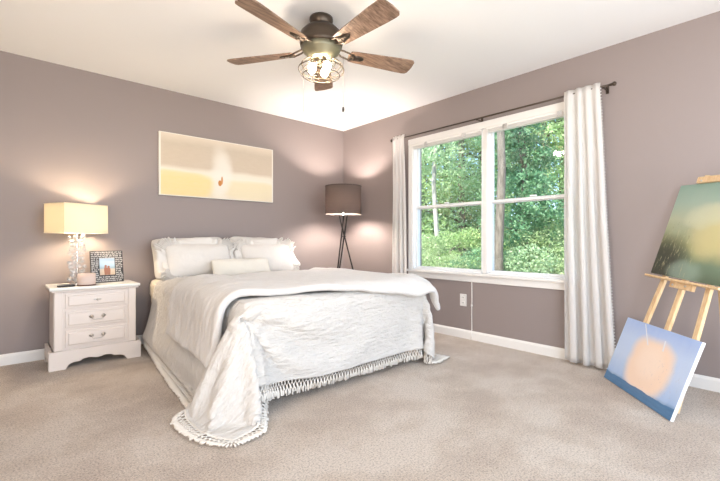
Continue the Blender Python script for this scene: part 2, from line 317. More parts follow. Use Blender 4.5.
# ---------------------------------------------------------------- cloths on the bed (draped shapes, packed grid of points)
# x, y, z in millimetres, one row of points per line
COV = [
[-2511,-342,52,-2511,-343,102,-2509,-344,151,-2492,-345,198,-2477,-346,246,-2465,-347,295,-2454,-348,343,-2445,-349,393,-2436,-350,442,-2429,-351,491,-2422,-352,541,-2406,-353,589,-2362,-354,611,-2312,-355,619,-2263,-356,626,-2213,-357,626,-2163,-358,625,-2113,-360,625,-2063,-361,627,-2014,-362,624,-1964,-363,627,-1914,-364,626,-1864,-365,625,-1814,-367,624,-1765,-368,625,-1715,-369,626,-1665,-370,626,-1615,-371,626,-1565,-372,626,-1516,-373,627,-1466,-375,626,-1416,-376,626,-1366,-377,624,-1316,-378,626,-1267,-379,623,-1217,-380,625,-1167,-382,624,-1117,-383,626,-1067,-384,625,-1018,-385,626,-968,-386,616,-918,-387,611,-874,-388,589,-860,-389,542,-860,-391,491,-859,-392,442,-860,-393,392,-859,-394,342,-858,-396,292,-858,-397,242,-858,-398,192,-859,-399,142,-858,-400,92],
[-2510,-398,45,-2510,-399,95,-2510,-400,145,-2496,-401,193,-2481,-402,241,-2466,-403,289,-2456,-404,338,-2446,-405,387,-2437,-405,437,-2429,-406,486,-2422,-407,536,-2409,-408,585,-2366,-409,610,-2317,-410,619,-2267,-411,624,-2217,-412,625,-2167,-413,626,-2117,-414,623,-2067,-415,623,-2017,-417,627,-1967,-418,623,-1917,-419,624,-1868,-420,624,-1818,-421,625,-1768,-422,624,-1718,-423,623,-1668,-424,626,-1618,-425,623,-1568,-426,624,-1518,-427,626,-1468,-429,626,-1418,-430,625,-1368,-431,625,-1318,-432,625,-1268,-433,625,-1218,-434,625,-1168,-435,623,-1118,-436,625,-1068,-437,627,-1018,-438,627,-969,-439,616,-919,-441,611,-874,-442,590,-859,-443,542,-859,-444,492,-860,-445,442,-860,-446,391,-858,-447,341,-860,-448,291,-857,-449,241,-860,-451,191,-860,-452,141,-858,-453,91],
[-2513,-454,39,-2510,-455,89,-2510,-456,139,-2497,-456,188,-2483,-457,236,-2468,-458,284,-2457,-459,333,-2446,-460,382,-2439,-461,432,-2430,-462,482,-2423,-462,532,-2412,-463,581,-2371,-464,610,-2321,-465,620,-2272,-466,627,-2221,-467,625,-2171,-468,625,-2121,-469,626,-2071,-470,625,-2021,-471,626,-1971,-472,624,-1921,-473,626,-1871,-474,627,-1821,-475,624,-1771,-476,625,-1721,-477,626,-1670,-478,624,-1620,-479,623,-1570,-480,626,-1520,-481,626,-1470,-482,624,-1420,-484,626,-1370,-485,625,-1320,-486,626,-1270,-487,624,-1220,-488,625,-1170,-489,624,-1119,-490,623,-1069,-491,623,-1019,-492,626,-970,-493,616,-920,-494,611,-874,-495,590,-859,-496,542,-859,-497,492,-859,-498,442,-859,-499,391,-858,-500,341,-857,-501,291,-857,-502,241,-858,-503,190,-858,-504,140,-857,-505,90],
[-2514,-510,33,-2514,-510,83,-2511,-511,134,-2500,-512,183,-2484,-513,230,-2469,-514,278,-2457,-514,327,-2447,-515,377,-2440,-516,427,-2431,-517,477,-2424,-518,527,-2414,-518,577,-2375,-519,608,-2326,-520,619,-2276,-521,624,-2226,-522,623,-2176,-523,624,-2125,-524,627,-2075,-525,626,-2025,-526,626,-1975,-527,627,-1924,-528,625,-1874,-529,626,-1824,-530,624,-1774,-531,626,-1723,-532,626,-1673,-533,625,-1623,-533,626,-1573,-534,625,-1523,-535,626,-1472,-536,624,-1422,-537,626,-1372,-538,626,-1322,-539,627,-1271,-540,624,-1221,-541,623,-1171,-542,627,-1121,-543,625,-1070,-544,623,-1020,-545,624,-971,-546,615,-920,-547,611,-875,-548,590,-859,-549,543,-859,-550,492,-858,-551,442,-858,-552,391,-859,-553,341,-857,-554,290,-860,-555,240,-859,-556,190,-859,-557,139,-859,-558,89],
[-2518,-565,27,-2513,-566,77,-2510,-567,127,-2502,-568,177,-2485,-568,225,-2470,-569,273,-2459,-570,322,-2449,-570,372,-2440,-571,422,-2432,-572,472,-2425,-573,522,-2416,-573,572,-2380,-574,607,-2330,-575,616,-2280,-576,627,-2230,-577,626,-2180,-578,626,-2129,-578,625,-2079,-579,624,-2029,-580,626,-1978,-581,625,-1928,-582,624,-1877,-583,626,-1827,-584,627,-1777,-585,624,-1726,-586,625,-1676,-587,626,-1626,-588,625,-1575,-588,625,-1525,-589,625,-1474,-590,626,-1424,-591,623,-1374,-592,624,-1323,-593,627,-1273,-594,626,-1223,-595,627,-1172,-596,625,-1122,-597,624,-1071,-598,627,-1021,-599,624,-971,-599,615,-921,-600,611,-875,-601,591,-860,-602,543,-859,-603,492,-858,-604,442,-858,-605,391,-858,-606,341,-860,-607,290,-858,-608,240,-859,-609,189,-859,-610,139,-859,-611,88],
[-2521,-621,21,-2516,-622,71,-2512,-622,122,-2504,-623,172,-2486,-624,219,-2472,-624,268,-2460,-625,317,-2450,-626,366,-2441,-626,416,-2433,-627,467,-2425,-628,517,-2418,-628,567,-2385,-629,605,-2335,-630,615,-2285,-631,625,-2234,-631,625,-2184,-632,626,-2133,-633,627,-2083,-634,626,-2032,-635,627,-1982,-636,625,-1931,-637,624,-1881,-637,626,-1830,-638,623,-1780,-639,624,-1729,-640,626,-1679,-641,624,-1628,-642,625,-1578,-643,626,-1527,-643,625,-1477,-644,627,-1426,-645,623,-1376,-646,626,-1325,-647,623,-1275,-648,625,-1224,-649,627,-1174,-649,624,-1123,-650,625,-1072,-651,624,-1022,-652,623,-972,-653,613,-921,-654,611,-875,-655,591,-859,-655,543,-859,-656,493,-858,-657,442,-859,-658,391,-859,-659,340,-860,-660,290,-858,-661,239,-858,-661,188,-857,-662,138,-859,-663,87],
[-2527,-677,15,-2517,-677,65,-2512,-678,116,-2506,-679,166,-2488,-679,214,-2474,-680,262,-2464,-680,312,-2452,-681,362,-2441,-682,411,-2434,-682,462,-2425,-683,512,-2419,-683,563,-2389,-684,603,-2339,-685,615,-2289,-685,623,-2239,-686,626,-2188,-687,625,-2137,-688,624,-2087,-689,624,-2036,-689,624,-1985,-690,624,-1935,-691,626,-1884,-692,626,-1833,-693,626,-1783,-693,625,-1732,-694,625,-1681,-695,624,-1631,-696,624,-1580,-697,625,-1529,-697,626,-1479,-698,624,-1428,-699,625,-1377,-700,627,-1327,-701,624,-1276,-701,626,-1225,-702,626,-1175,-703,625,-1124,-704,625,-1074,-705,624,-1023,-705,627,-973,-706,616,-922,-707,611,-876,-708,592,-860,-709,544,-859,-709,493,-860,-710,442,-860,-711,391,-859,-712,340,-857,-713,289,-858,-713,239,-857,-714,188,-858,-715,137,-859,-716,86],
[-2533,-733,11,-2517,-733,59,-2511,-734,109,-2507,-734,160,-2491,-735,208,-2475,-735,257,-2462,-736,306,-2452,-736,356,-2441,-737,406,-2434,-738,456,-2426,-738,507,-2420,-739,558,-2393,-739,601,-2344,-740,615,-2294,-740,627,-2243,-741,626,-2192,-742,624,-2141,-743,627,-2091,-743,625,-2040,-744,624,-1989,-745,627,-1938,-745,624,-1887,-746,626,-1837,-747,624,-1786,-748,627,-1735,-748,623,-1684,-749,624,-1633,-750,627,-1583,-751,623,-1532,-751,624,-1481,-752,627,-1430,-753,627,-1379,-754,624,-1329,-754,625,-1278,-755,625,-1227,-756,624,-1176,-757,627,-1125,-757,626,-1075,-758,624,-1024,-759,624,-974,-760,615,-923,-760,611,-876,-761,592,-859,-762,544,-860,-762,493,-860,-763,442,-860,-764,391,-859,-765,340,-859,-765,289,-858,-766,238,-859,-767,187,-858,-768,136,-857,-768,85],
[-2541,-789,10,-2516,-789,53,-2512,-789,103,-2508,-790,154,-2492,-790,203,-2477,-791,251,-2464,-791,301,-2453,-792,351,-2443,-792,401,-2435,-793,451,-2427,-793,502,-2421,-794,553,-2397,-794,598,-2348,-795,612,-2298,-795,624,-2247,-796,625,-2196,-797,623,-2145,-797,624,-2094,-798,625,-2044,-799,624,-1993,-799,626,-1942,-800,623,-1891,-801,625,-1840,-801,626,-1789,-802,624,-1738,-803,625,-1687,-803,626,-1636,-804,624,-1585,-805,625,-1534,-805,625,-1483,-806,623,-1432,-807,624,-1381,-807,626,-1330,-808,624,-1279,-809,626,-1228,-809,626,-1177,-810,627,-1127,-811,624,-1076,-811,626,-1025,-812,625,-974,-813,616,-923,-814,611,-876,-814,592,-860,-815,544,-859,-816,493,-859,-816,442,-860,-817,391,-859,-818,340,-859,-818,289,-858,-819,238,-857,-820,187,-859,-820,135,-859,-821,85],
[-2549,-845,10,-2517,-845,47,-2512,-845,97,-2509,-845,148,-2495,-846,197,-2478,-846,246,-2465,-847,295,-2455,-847,346,-2443,-847,396,-2435,-848,446,-2427,-848,497,-2421,-849,548,-2401,-849,595,-2353,-850,612,-2302,-850,619,-2252,-851,625,-2200,-851,623,-2149,-852,625,-2098,-853,626,-2047,-853,625,-1996,-854,624,-1945,-854,625,-1894,-855,624,-1843,-856,624,-1792,-856,623,-1741,-857,625,-1690,-858,624,-1639,-858,624,-1587,-859,623,-1536,-859,626,-1485,-860,626,-1434,-861,625,-1383,-861,626,-1332,-862,625,-1281,-862,623,-1230,-863,625,-1179,-864,627,-1128,-864,626,-1077,-865,624,-1026,-866,627,-975,-866,618,-924,-867,611,-877,-867,593,-860,-868,545,-859,-869,493,-860,-869,442,-860,-870,391,-859,-871,339,-858,-871,288,-858,-872,237,-859,-872,186,-859,-873,135,-858,-874,84],
[-2555,-901,10,-2517,-900,40,-2512,-901,91,-2510,-901,143,-2496,-901,192,-2480,-902,240,-2465,-902,290,-2456,-902,340,-2444,-903,390,-2435,-903,441,-2429,-904,492,-2422,-904,543,-2404,-904,591,-2357,-905,612,-2306,-905,618,-2256,-906,624,-2205,-906,623,-2153,-907,623,-2102,-907,624,-2051,-908,625,-2000,-908,625,-1949,-909,624,-1897,-909,626,-1846,-910,624,-1795,-911,624,-1744,-911,626,-1692,-912,624,-1641,-912,626,-1590,-913,624,-1539,-913,624,-1487,-914,624,-1436,-914,625,-1385,-915,625,-1334,-916,624,-1283,-916,627,-1231,-917,624,-1180,-917,624,-1129,-918,626,-1078,-918,625,-1026,-919,627,-976,-919,619,-925,-920,611,-877,-921,593,-859,-921,545,-858,-922,494,-860,-922,442,-857,-923,391,-859,-923,339,-858,-924,288,-857,-925,237,-857,-925,185,-857,-926,134,-858,-926,83],
[-2561,-957,10,-2519,-956,34,-2513,-957,85,-2511,-957,137,-2498,-957,186,-2481,-957,235,-2466,-958,284,-2456,-958,335,-2446,-958,385,-2437,-958,436,-2429,-959,487,-2422,-959,538,-2408,-959,588,-2362,-960,611,-2311,-960,619,-2260,-960,624,-2209,-961,625,-2157,-961,624,-2106,-962,625,-2055,-962,623,-2003,-963,624,-1952,-963,627,-1901,-964,626,-1849,-964,623,-1798,-965,627,-1746,-965,626,-1695,-966,625,-1644,-966,626,-1592,-967,626,-1541,-967,624,-1490,-968,625,-1438,-968,626,-1387,-969,626,-1336,-969,626,-1284,-970,626,-1233,-970,627,-1181,-971,624,-1130,-971,625,-1079,-972,626,-1027,-972,627,-976,-973,619,-925,-973,611,-877,-974,593,-859,-974,546,-858,-975,494,-860,-975,442,-859,-976,391,-858,-976,339,-859,-977,288,-860,-977,236,-859,-978,185,-859,-978,133,-859,-979,82],
[-2567,-1013,10,-2521,-1012,29,-2511,-1012,79,-2511,-1012,131,-2500,-1013,181,-2483,-1013,230,-2468,-1013,279,-2457,-1013,330,-2447,-1013,380,-2438,-1014,431,-2429,-1014,482,-2422,-1014,534,-2410,-1014,584,-2366,-1014,611,-2315,-1015,619,-2264,-1015,627,-2213,-1016,627,-2161,-1016,627,-2110,-1016,624,-2058,-1017,627,-2007,-1017,626,-1955,-1018,625,-1904,-1018,626,-1852,-1019,624,-1801,-1019,627,-1749,-1020,623,-1698,-1020,626,-1646,-1020,627,-1595,-1021,626,-1543,-1021,625,-1492,-1022,627,-1440,-1022,624,-1389,-1023,627,-1337,-1023,623,-1286,-1024,626,-1234,-1024,626,-1183,-1024,626,-1131,-1025,626,-1080,-1025,626,-1028,-1026,626,-977,-1026,620,-926,-1027,611,-878,-1027,593,-859,-1028,546,-859,-1028,494,-859,-1028,442,-860,-1029,391,-859,-1029,339,-859,-1030,287,-858,-1030,236,-859,-1031,184,-858,-1031,132,-857,-1032,81],
[-2572,-1069,10,-2523,-1068,23,-2512,-1068,73,-2511,-1068,125,-2502,-1068,176,-2485,-1068,224,-2470,-1068,274,-2457,-1068,324,-2447,-1069,375,-2437,-1069,426,-2430,-1069,477,-2423,-1069,529,-2413,-1069,580,-2371,-1069,610,-2320,-1070,620,-2269,-1070,627,-2217,-1070,626,-2165,-1071,626,-2114,-1071,624,-2062,-1072,626,-2011,-1072,626,-1959,-1072,626,-1907,-1073,627,-1856,-1073,626,-1804,-1073,624,-1752,-1074,624,-1701,-1074,623,-1649,-1075,626,-1597,-1075,626,-1546,-1075,624,-1494,-1076,627,-1442,-1076,624,-1391,-1076,625,-1339,-1077,624,-1287,-1077,626,-1236,-1078,624,-1184,-1078,626,-1132,-1078,626,-1081,-1079,626,-1029,-1079,626,-978,-1080,620,-927,-1080,611,-878,-1080,594,-859,-1081,546,-859,-1081,494,-858,-1081,442,-860,-1082,391,-858,-1082,339,-857,-1083,287,-859,-1083,235,-857,-1083,183,-857,-1084,132,-859,-1084,80],
[-2577,-1125,10,-2527,-1124,19,-2512,-1124,67,-2510,-1124,119,-2505,-1124,171,-2486,-1124,219,-2470,-1124,268,-2459,-1124,319,-2448,-1124,370,-2439,-1124,421,-2431,-1124,472,-2424,-1124,524,-2415,-1124,576,-2375,-1124,608,-2324,-1125,620,-2273,-1125,625,-2221,-1125,625,-2169,-1125,627,-2118,-1126,625,-2066,-1126,626,-2014,-1126,625,-1962,-1127,625,-1911,-1127,624,-1859,-1127,625,-1807,-1128,623,-1755,-1128,624,-1703,-1128,625,-1652,-1129,624,-1600,-1129,626,-1548,-1129,627,-1496,-1130,624,-1444,-1130,625,-1393,-1130,626,-1341,-1131,625,-1289,-1131,627,-1237,-1131,624,-1185,-1132,625,-1134,-1132,624,-1082,-1132,623,-1030,-1133,626,-979,-1133,619,-927,-1133,612,-878,-1133,594,-859,-1134,547,-858,-1134,494,-859,-1134,442,-859,-1135,390,-859,-1135,338,-860,-1135,287,-858,-1136,235,-858,-1136,183,-859,-1136,131,-858,-1137,79],
[-2582,-1181,10,-2530,-1180,15,-2514,-1180,62,-2511,-1180,113,-2507,-1180,165,-2487,-1179,214,-2471,-1179,263,-2460,-1179,314,-2449,-1179,365,-2440,-1179,416,-2431,-1179,467,-2423,-1179,519,-2417,-1179,571,-2380,-1179,607,-2328,-1179,616,-2277,-1180,625,-2225,-1180,624,-2174,-1180,624,-2122,-1180,626,-2070,-1181,627,-2018,-1181,624,-1966,-1181,626,-1914,-1181,625,-1862,-1182,625,-1810,-1182,624,-1758,-1182,623,-1706,-1183,626,-1654,-1183,625,-1602,-1183,626,-1550,-1183,626,-1498,-1184,625,-1446,-1184,624,-1394,-1184,623,-1343,-1184,624,-1291,-1185,625,-1239,-1185,625,-1187,-1185,624,-1135,-1185,627,-1083,-1186,626,-1031,-1186,627,-980,-1186,619,-928,-1186,611,-879,-1187,594,-859,-1187,547,-859,-1187,495,-860,-1187,442,-860,-1188,390,-858,-1188,338,-859,-1188,286,-859,-1189,234,-858,-1189,182,-859,-1189,130,-857,-1189,78],
[-2587,-1237,10,-2535,-1236,12,-2512,-1235,56,-2510,-1235,108,-2507,-1235,160,-2489,-1235,208,-2473,-1235,258,-2458,-1235,308,-2448,-1235,359,-2439,-1235,411,-2432,-1235,463,-2424,-1235,514,-2418,-1234,566,-2384,-1234,605,-2333,-1234,615,-2282,-1234,625,-2230,-1235,626,-2178,-1235,626,-2125,-1235,624,-2073,-1235,626,-2021,-1235,624,-1969,-1236,623,-1917,-1236,627,-1865,-1236,626,-1813,-1236,624,-1761,-1236,624,-1709,-1237,627,-1657,-1237,624,-1605,-1237,626,-1553,-1237,623,-1500,-1237,626,-1448,-1238,625,-1396,-1238,624,-1344,-1238,625,-1292,-1238,625,-1240,-1238,624,-1188,-1239,627,-1136,-1239,626,-1084,-1239,624,-1032,-1239,626,-980,-1240,619,-928,-1240,612,-879,-1240,595,-859,-1240,547,-860,-1240,495,-858,-1241,442,-859,-1241,390,-860,-1241,338,-859,-1241,286,-857,-1241,234,-858,-1242,181,-859,-1242,129,-859,-1242,77],
[-2592,-1293,10,-2540,-1292,10,-2511,-1291,50,-2511,-1291,102,-2509,-1291,155,-2491,-1290,204,-2473,-1290,253,-2459,-1290,303,-2448,-1290,354,-2439,-1290,406,-2433,-1290,458,-2425,-1290,510,-2419,-1289,562,-2389,-1289,603,-2337,-1289,615,-2286,-1289,624,-2234,-1289,626,-2182,-1290,625,-2129,-1290,624,-2077,-1290,627,-2025,-1290,625,-1973,-1290,626,-1920,-1290,626,-1868,-1290,623,-1816,-1291,623,-1764,-1291,624,-1712,-1291,623,-1659,-1291,626,-1607,-1291,623,-1555,-1291,623,-1503,-1291,624,-1450,-1292,626,-1398,-1292,627,-1346,-1292,624,-1294,-1292,626,-1242,-1292,626,-1189,-1292,626,-1137,-1292,626,-1085,-1293,626,-1033,-1293,623,-981,-1293,619,-929,-1293,612,-880,-1293,595,-859,-1293,548,-859,-1293,495,-859,-1294,443,-858,-1294,390,-859,-1294,338,-859,-1294,285,-859,-1294,233,-858,-1294,181,-859,-1294,128,-858,-1295,76],
[-2598,-1349,10,-2545,-1348,10,-2511,-1347,44,-2511,-1347,97,-2510,-1346,149,-2492,-1346,198,-2474,-1346,247,-2459,-1345,298,-2449,-1345,349,-2440,-1345,401,-2432,-1345,453,-2424,-1345,505,-2420,-1345,557,-2393,-1344,601,-2342,-1344,614,-2290,-1344,625,-2238,-1344,625,-2186,-1344,626,-2133,-1344,624,-2081,-1344,626,-2028,-1345,627,-1976,-1345,624,-1924,-1345,624,-1871,-1345,625,-1819,-1345,626,-1767,-1345,625,-1714,-1345,624,-1662,-1345,626,-1610,-1345,623,-1557,-1345,625,-1505,-1345,626,-1452,-1345,624,-1400,-1345,624,-1348,-1346,625,-1295,-1346,623,-1243,-1346,625,-1191,-1346,626,-1138,-1346,624,-1086,-1346,625,-1034,-1346,626,-982,-1346,620,-930,-1346,612,-880,-1346,595,-859,-1346,548,-859,-1347,495,-858,-1347,443,-859,-1347,390,-858,-1347,338,-858,-1347,285,-859,-1347,233,-857,-1347,180,-857,-1347,128,-860,-1347,75],
[-2603,-1405,10,-2550,-1404,10,-2512,-1403,39,-2511,-1403,91,-2510,-1402,144,-2493,-1402,193,-2473,-1401,242,-2458,-1401,292,-2448,-1401,344,-2440,-1400,396,-2432,-1400,448,-2426,-1400,500,-2421,-1400,552,-2397,-1399,598,-2346,-1399,613,-2295,-1399,625,-2242,-1399,626,-2190,-1399,626,-2137,-1399,625,-2085,-1399,627,-2032,-1399,623,-1980,-1399,626,-1927,-1399,625,-1875,-1399,625,-1822,-1399,623,-1770,-1399,623,-1717,-1399,624,-1665,-1399,624,-1612,-1399,625,-1560,-1399,625,-1507,-1399,625,-1455,-1399,627,-1402,-1399,624,-1349,-1399,626,-1297,-1399,625,-1244,-1399,624,-1192,-1399,626,-1139,-1399,623,-1087,-1399,625,-1034,-1399,626,-982,-1400,620,-930,-1400,611,-880,-1400,596,-859,-1400,548,-860,-1400,495,-858,-1400,443,-859,-1400,390,-860,-1400,337,-858,-1400,285,-859,-1400,232,-859,-1400,179,-856,-1400,127,-859,-1400,74],
[-2608,-1461,10,-2556,-1460,10,-2512,-1459,33,-2512,-1458,86,-2510,-1458,139,-2495,-1457,189,-2474,-1457,237,-2458,-1456,287,-2448,-1456,339,-2439,-1456,391,-2431,-1455,443,-2426,-1455,495,-2421,-1455,548,-2400,-1454,596,-2350,-1454,612,-2299,-1454,626,-2246,-1454,624,-2194,-1454,626,-2141,-1454,627,-2088,-1454,625,-2036,-1454,626,-1983,-1454,623,-1930,-1453,625,-1878,-1453,624,-1825,-1453,623,-1772,-1453,627,-1720,-1453,626,-1667,-1453,624,-1614,-1453,626,-1562,-1453,626,-1509,-1453,626,-1457,-1453,625,-1404,-1453,626,-1351,-1453,625,-1299,-1453,627,-1246,-1453,625,-1193,-1453,626,-1141,-1453,625,-1088,-1453,627,-1035,-1453,625,-983,-1453,621,-931,-1453,612,-881,-1453,596,-859,-1453,549,-858,-1453,496,-859,-1453,443,-858,-1453,390,-857,-1453,337,-860,-1453,284,-859,-1453,232,-857,-1452,179,-859,-1452,126,-858,-1452,73],
[-2614,-1517,10,-2561,-1516,10,-2514,-1515,29,-2512,-1514,81,-2512,-1513,134,-2498,-1513,184,-2474,-1512,231,-2458,-1512,282,-2446,-1511,333,-2437,-1511,385,-2431,-1511,438,-2426,-1510,491,-2422,-1510,543,-2403,-1509,592,-2355,-1509,611,-2303,-1509,621,-2250,-1508,624,-2198,-1508,627,-2145,-1508,627,-2092,-1508,624,-2039,-1508,627,-1986,-1508,624,-1934,-1508,623,-1881,-1508,626,-1828,-1508,625,-1775,-1508,626,-1722,-1508,627,-1670,-1507,627,-1617,-1507,624,-1564,-1507,624,-1511,-1507,626,-1459,-1507,625,-1406,-1507,626,-1353,-1507,623,-1300,-1507,623,-1247,-1507,623,-1195,-1507,626,-1142,-1506,625,-1089,-1506,626,-1036,-1506,626,-984,-1506,618,-931,-1506,611,-881,-1506,596,-859,-1506,549,-858,-1506,496,-859,-1506,443,-859,-1506,390,-857,-1506,337,-856,-1505,284,-856,-1505,231,-856,-1505,178,-855,-1505,125,-856,-1505,72],
[-2619,-1573,10,-2566,-1572,10,-2517,-1571,24,-2510,-1570,76,-2511,-1569,129,-2500,-1568,180,-2475,-1568,227,-2457,-1567,277,-2445,-1567,328,-2438,-1566,381,-2431,-1566,433,-2426,-1565,486,-2421,-1565,539,-2407,-1564,589,-2359,-1564,611,-2307,-1563,620,-2255,-1563,624,-2202,-1563,624,-2149,-1563,624,-2096,-1563,626,-2043,-1563,627,-1990,-1562,627,-1937,-1562,625,-1884,-1562,625,-1831,-1562,626,-1778,-1562,625,-1725,-1562,625,-1672,-1562,625,-1619,-1561,625,-1566,-1561,625,-1514,-1561,627,-1461,-1561,624,-1408,-1561,626,-1355,-1561,624,-1302,-1560,625,-1249,-1560,626,-1196,-1560,625,-1143,-1560,624,-1090,-1560,626,-1037,-1560,625,-984,-1560,621,-932,-1560,612,-881,-1559,597,-859,-1559,549,-858,-1559,496,-859,-1559,443,-860,-1559,390,-858,-1558,337,-859,-1558,283,-857,-1558,230,-860,-1558,177,-859,-1558,124,-860,-1557,71],
[-2625,-1629,10,-2572,-1628,10,-2521,-1627,20,-2510,-1626,71,-2511,-1625,124,-2502,-1624,176,-2475,-1623,222,-2456,-1623,271,-2445,-1622,323,-2437,-1622,376,-2432,-1621,428,-2427,-1621,481,-2423,-1620,534,-2409,-1619,585,-2363,-1619,610,-2311,-1618,619,-2259,-1618,625,-2206,-1618,627,-2153,-1618,624,-2099,-1617,626,-2046,-1617,626,-1993,-1617,627,-1940,-1617,623,-1887,-1616,625,-1834,-1616,624,-1781,-1616,626,-1728,-1616,625,-1675,-1616,626,-1622,-1615,627,-1569,-1615,623,-1516,-1615,626,-1463,-1615,626,-1410,-1615,624,-1356,-1614,626,-1303,-1614,625,-1250,-1614,625,-1197,-1614,626,-1144,-1613,624,-1091,-1613,625,-1038,-1613,624,-985,-1613,620,-932,-1613,612,-881,-1613,597,-859,-1613,550,-859,-1612,496,-859,-1612,443,-857,-1612,389,-859,-1611,336,-860,-1611,283,-857,-1611,230,-859,-1610,177,-859,-1610,123,-859,-1610,70],
[-2630,-1684,10,-2577,-1684,10,-2525,-1683,17,-2510,-1682,66,-2510,-1680,120,-2505,-1679,172,-2477,-1679,218,-2456,-1678,266,-2445,-1678,318,-2437,-1677,371,-2433,-1677,424,-2429,-1676,477,-2424,-1675,530,-2412,-1674,581,-2368,-1673,610,-2316,-1673,618,-2263,-1673,623,-2210,-1672,624,-2156,-1672,625,-2103,-1672,623,-2050,-1672,624,-1997,-1671,625,-1944,-1671,625,-1890,-1671,624,-1837,-1671,624,-1784,-1670,627,-1731,-1670,625,-1678,-1670,624,-1624,-1669,627,-1571,-1669,623,-1518,-1669,625,-1465,-1669,626,-1411,-1668,623,-1358,-1668,624,-1305,-1668,626,-1252,-1668,624,-1199,-1667,627,-1145,-1667,624,-1092,-1667,625,-1039,-1666,625,-986,-1667,620,-933,-1667,612,-882,-1666,597,-859,-1666,550,-860,-1665,496,-860,-1665,443,-859,-1665,389,-857,-1664,336,-858,-1664,283,-857,-1663,229,-858,-1663,176,-856,-1663,123,-857,-1662,69],
[-2636,-1740,10,-2583,-1739,10,-2530,-1739,15,-2510,-1737,62,-2511,-1736,115,-2506,-1735,168,-2479,-1734,214,-2455,-1734,262,-2442,-1733,313,-2438,-1733,367,-2434,-1732,420,-2431,-1731,473,-2429,-1730,526,-2415,-1729,578,-2373,-1728,609,-2320,-1727,612,-2267,-1727,617,-2214,-1727,621,-2160,-1726,619,-2107,-1725,618,-2054,-1725,617,-2000,-1724,615,-1947,-1724,617,-1894,-1725,618,-1840,-1724,616,-1787,-1723,618,-1734,-1723,619,-1680,-1723,620,-1627,-1723,621,-1573,-1723,620,-1520,-1722,619,-1467,-1722,619,-1413,-1722,621,-1360,-1722,621,-1306,-1721,621,-1253,-1721,620,-1200,-1721,620,-1146,-1721,621,-1093,-1720,622,-1040,-1720,623,-987,-1720,619,-933,-1720,612,-882,-1719,598,-859,-1719,550,-859,-1719,496,-858,-1718,443,-857,-1718,389,-857,-1717,336,-857,-1717,282,-856,-1716,229,-857,-1716,175,-855,-1715,122,-854,-1715,68],
[-2642,-1796,10,-2589,-1795,10,-2535,-1794,13,-2511,-1793,57,-2510,-1792,110,-2507,-1790,164,-2485,-1789,212,-2458,-1789,259,-2440,-1788,309,-2436,-1788,362,-2433,-1787,416,-2433,-1786,469,-2431,-1785,522,-2417,-1784,574,-2378,-1783,608,-2325,-1782,610,-2271,-1781,611,-2218,-1781,613,-2165,-1780,610,-2111,-1779,610,-2058,-1779,610,-2004,-1778,612,-1951,-1778,610,-1897,-1778,610,-1843,-1778,610,-1790,-1777,612,-1736,-1777,611,-1683,-1777,611,-1629,-1776,611,-1576,-1776,611,-1522,-1776,611,-1469,-1776,612,-1415,-1775,614,-1361,-1775,613,-1308,-1775,614,-1254,-1775,614,-1201,-1775,614,-1147,-1774,615,-1093,-1774,616,-1040,-1774,618,-987,-1774,616,-934,-1774,611,-882,-1773,598,-859,-1772,550,-859,-1772,496,-860,-1771,442,-857,-1771,389,-859,-1770,335,-860,-1769,282,-859,-1769,228,-858,-1768,174,-857,-1768,121,-858,-1767,67],
[-2645,-1841,42,-2592,-1838,37,-2544,-1849,17,-2512,-1849,53,-2511,-1847,106,-2508,-1846,160,-2489,-1845,209,-2466,-1844,258,-2443,-1844,306,-2430,-1843,358,-2431,-1842,412,-2434,-1842,465,-2433,-1840,519,-2420,-1839,570,-2382,-1837,608,-2329,-1837,610,-2276,-1836,611,-2222,-1835,610,-2169,-1834,610,-2115,-1834,610,-2061,-1833,610,-2008,-1833,610,-1954,-1833,610,-1900,-1832,610,-1847,-1832,610,-1793,-1832,611,-1739,-1831,610,-1686,-1831,610,-1632,-1831,610,-1578,-1830,610,-1524,-1830,610,-1471,-1830,610,-1417,-1829,610,-1363,-1829,610,-1309,-1829,611,-1256,-1829,611,-1202,-1828,611,-1148,-1828,611,-1094,-1828,612,-1041,-1828,613,-987,-1828,613,-934,-1828,611,-882,-1827,598,-859,-1826,550,-860,-1825,496,-860,-1824,442,-858,-1824,389,-859,-1823,335,-860,-1822,281,-860,-1822,227,-859,-1821,173,-860,-1821,120,-859,-1820,66],
[-2647,-1864,20,-2598,-1849,28,-2556,-1882,19,-2525,-1903,50,-2511,-1903,102,-2509,-1901,156,-2498,-1899,208,-2482,-1897,259,-2456,-1897,307,-2432,-1898,355,-2424,-1897,408,-2429,-1897,462,-2433,-1896,515,-2419,-1894,566,-2388,-1892,608,-2334,-1892,610,-2280,-1891,610,-2226,-1890,610,-2173,-1889,610,-2119,-1889,610,-2065,-1888,610,-2011,-1888,610,-1958,-1887,610,-1904,-1887,610,-1850,-1886,610,-1796,-1886,611,-1742,-1885,610,-1688,-1885,610,-1634,-1885,610,-1581,-1884,610,-1527,-1884,610,-1473,-1884,610,-1419,-1883,610,-1365,-1883,610,-1311,-1883,610,-1257,-1883,610,-1203,-1882,610,-1149,-1882,610,-1095,-1882,610,-1041,-1882,610,-988,-1882,611,-934,-1882,611,-882,-1880,598,-859,-1879,550,-859,-1878,496,-860,-1877,442,-860,-1876,388,-860,-1876,334,-859,-1875,280,-855,-1874,227,-853,-1873,173,-849,-1872,119,-844,-1870,65],
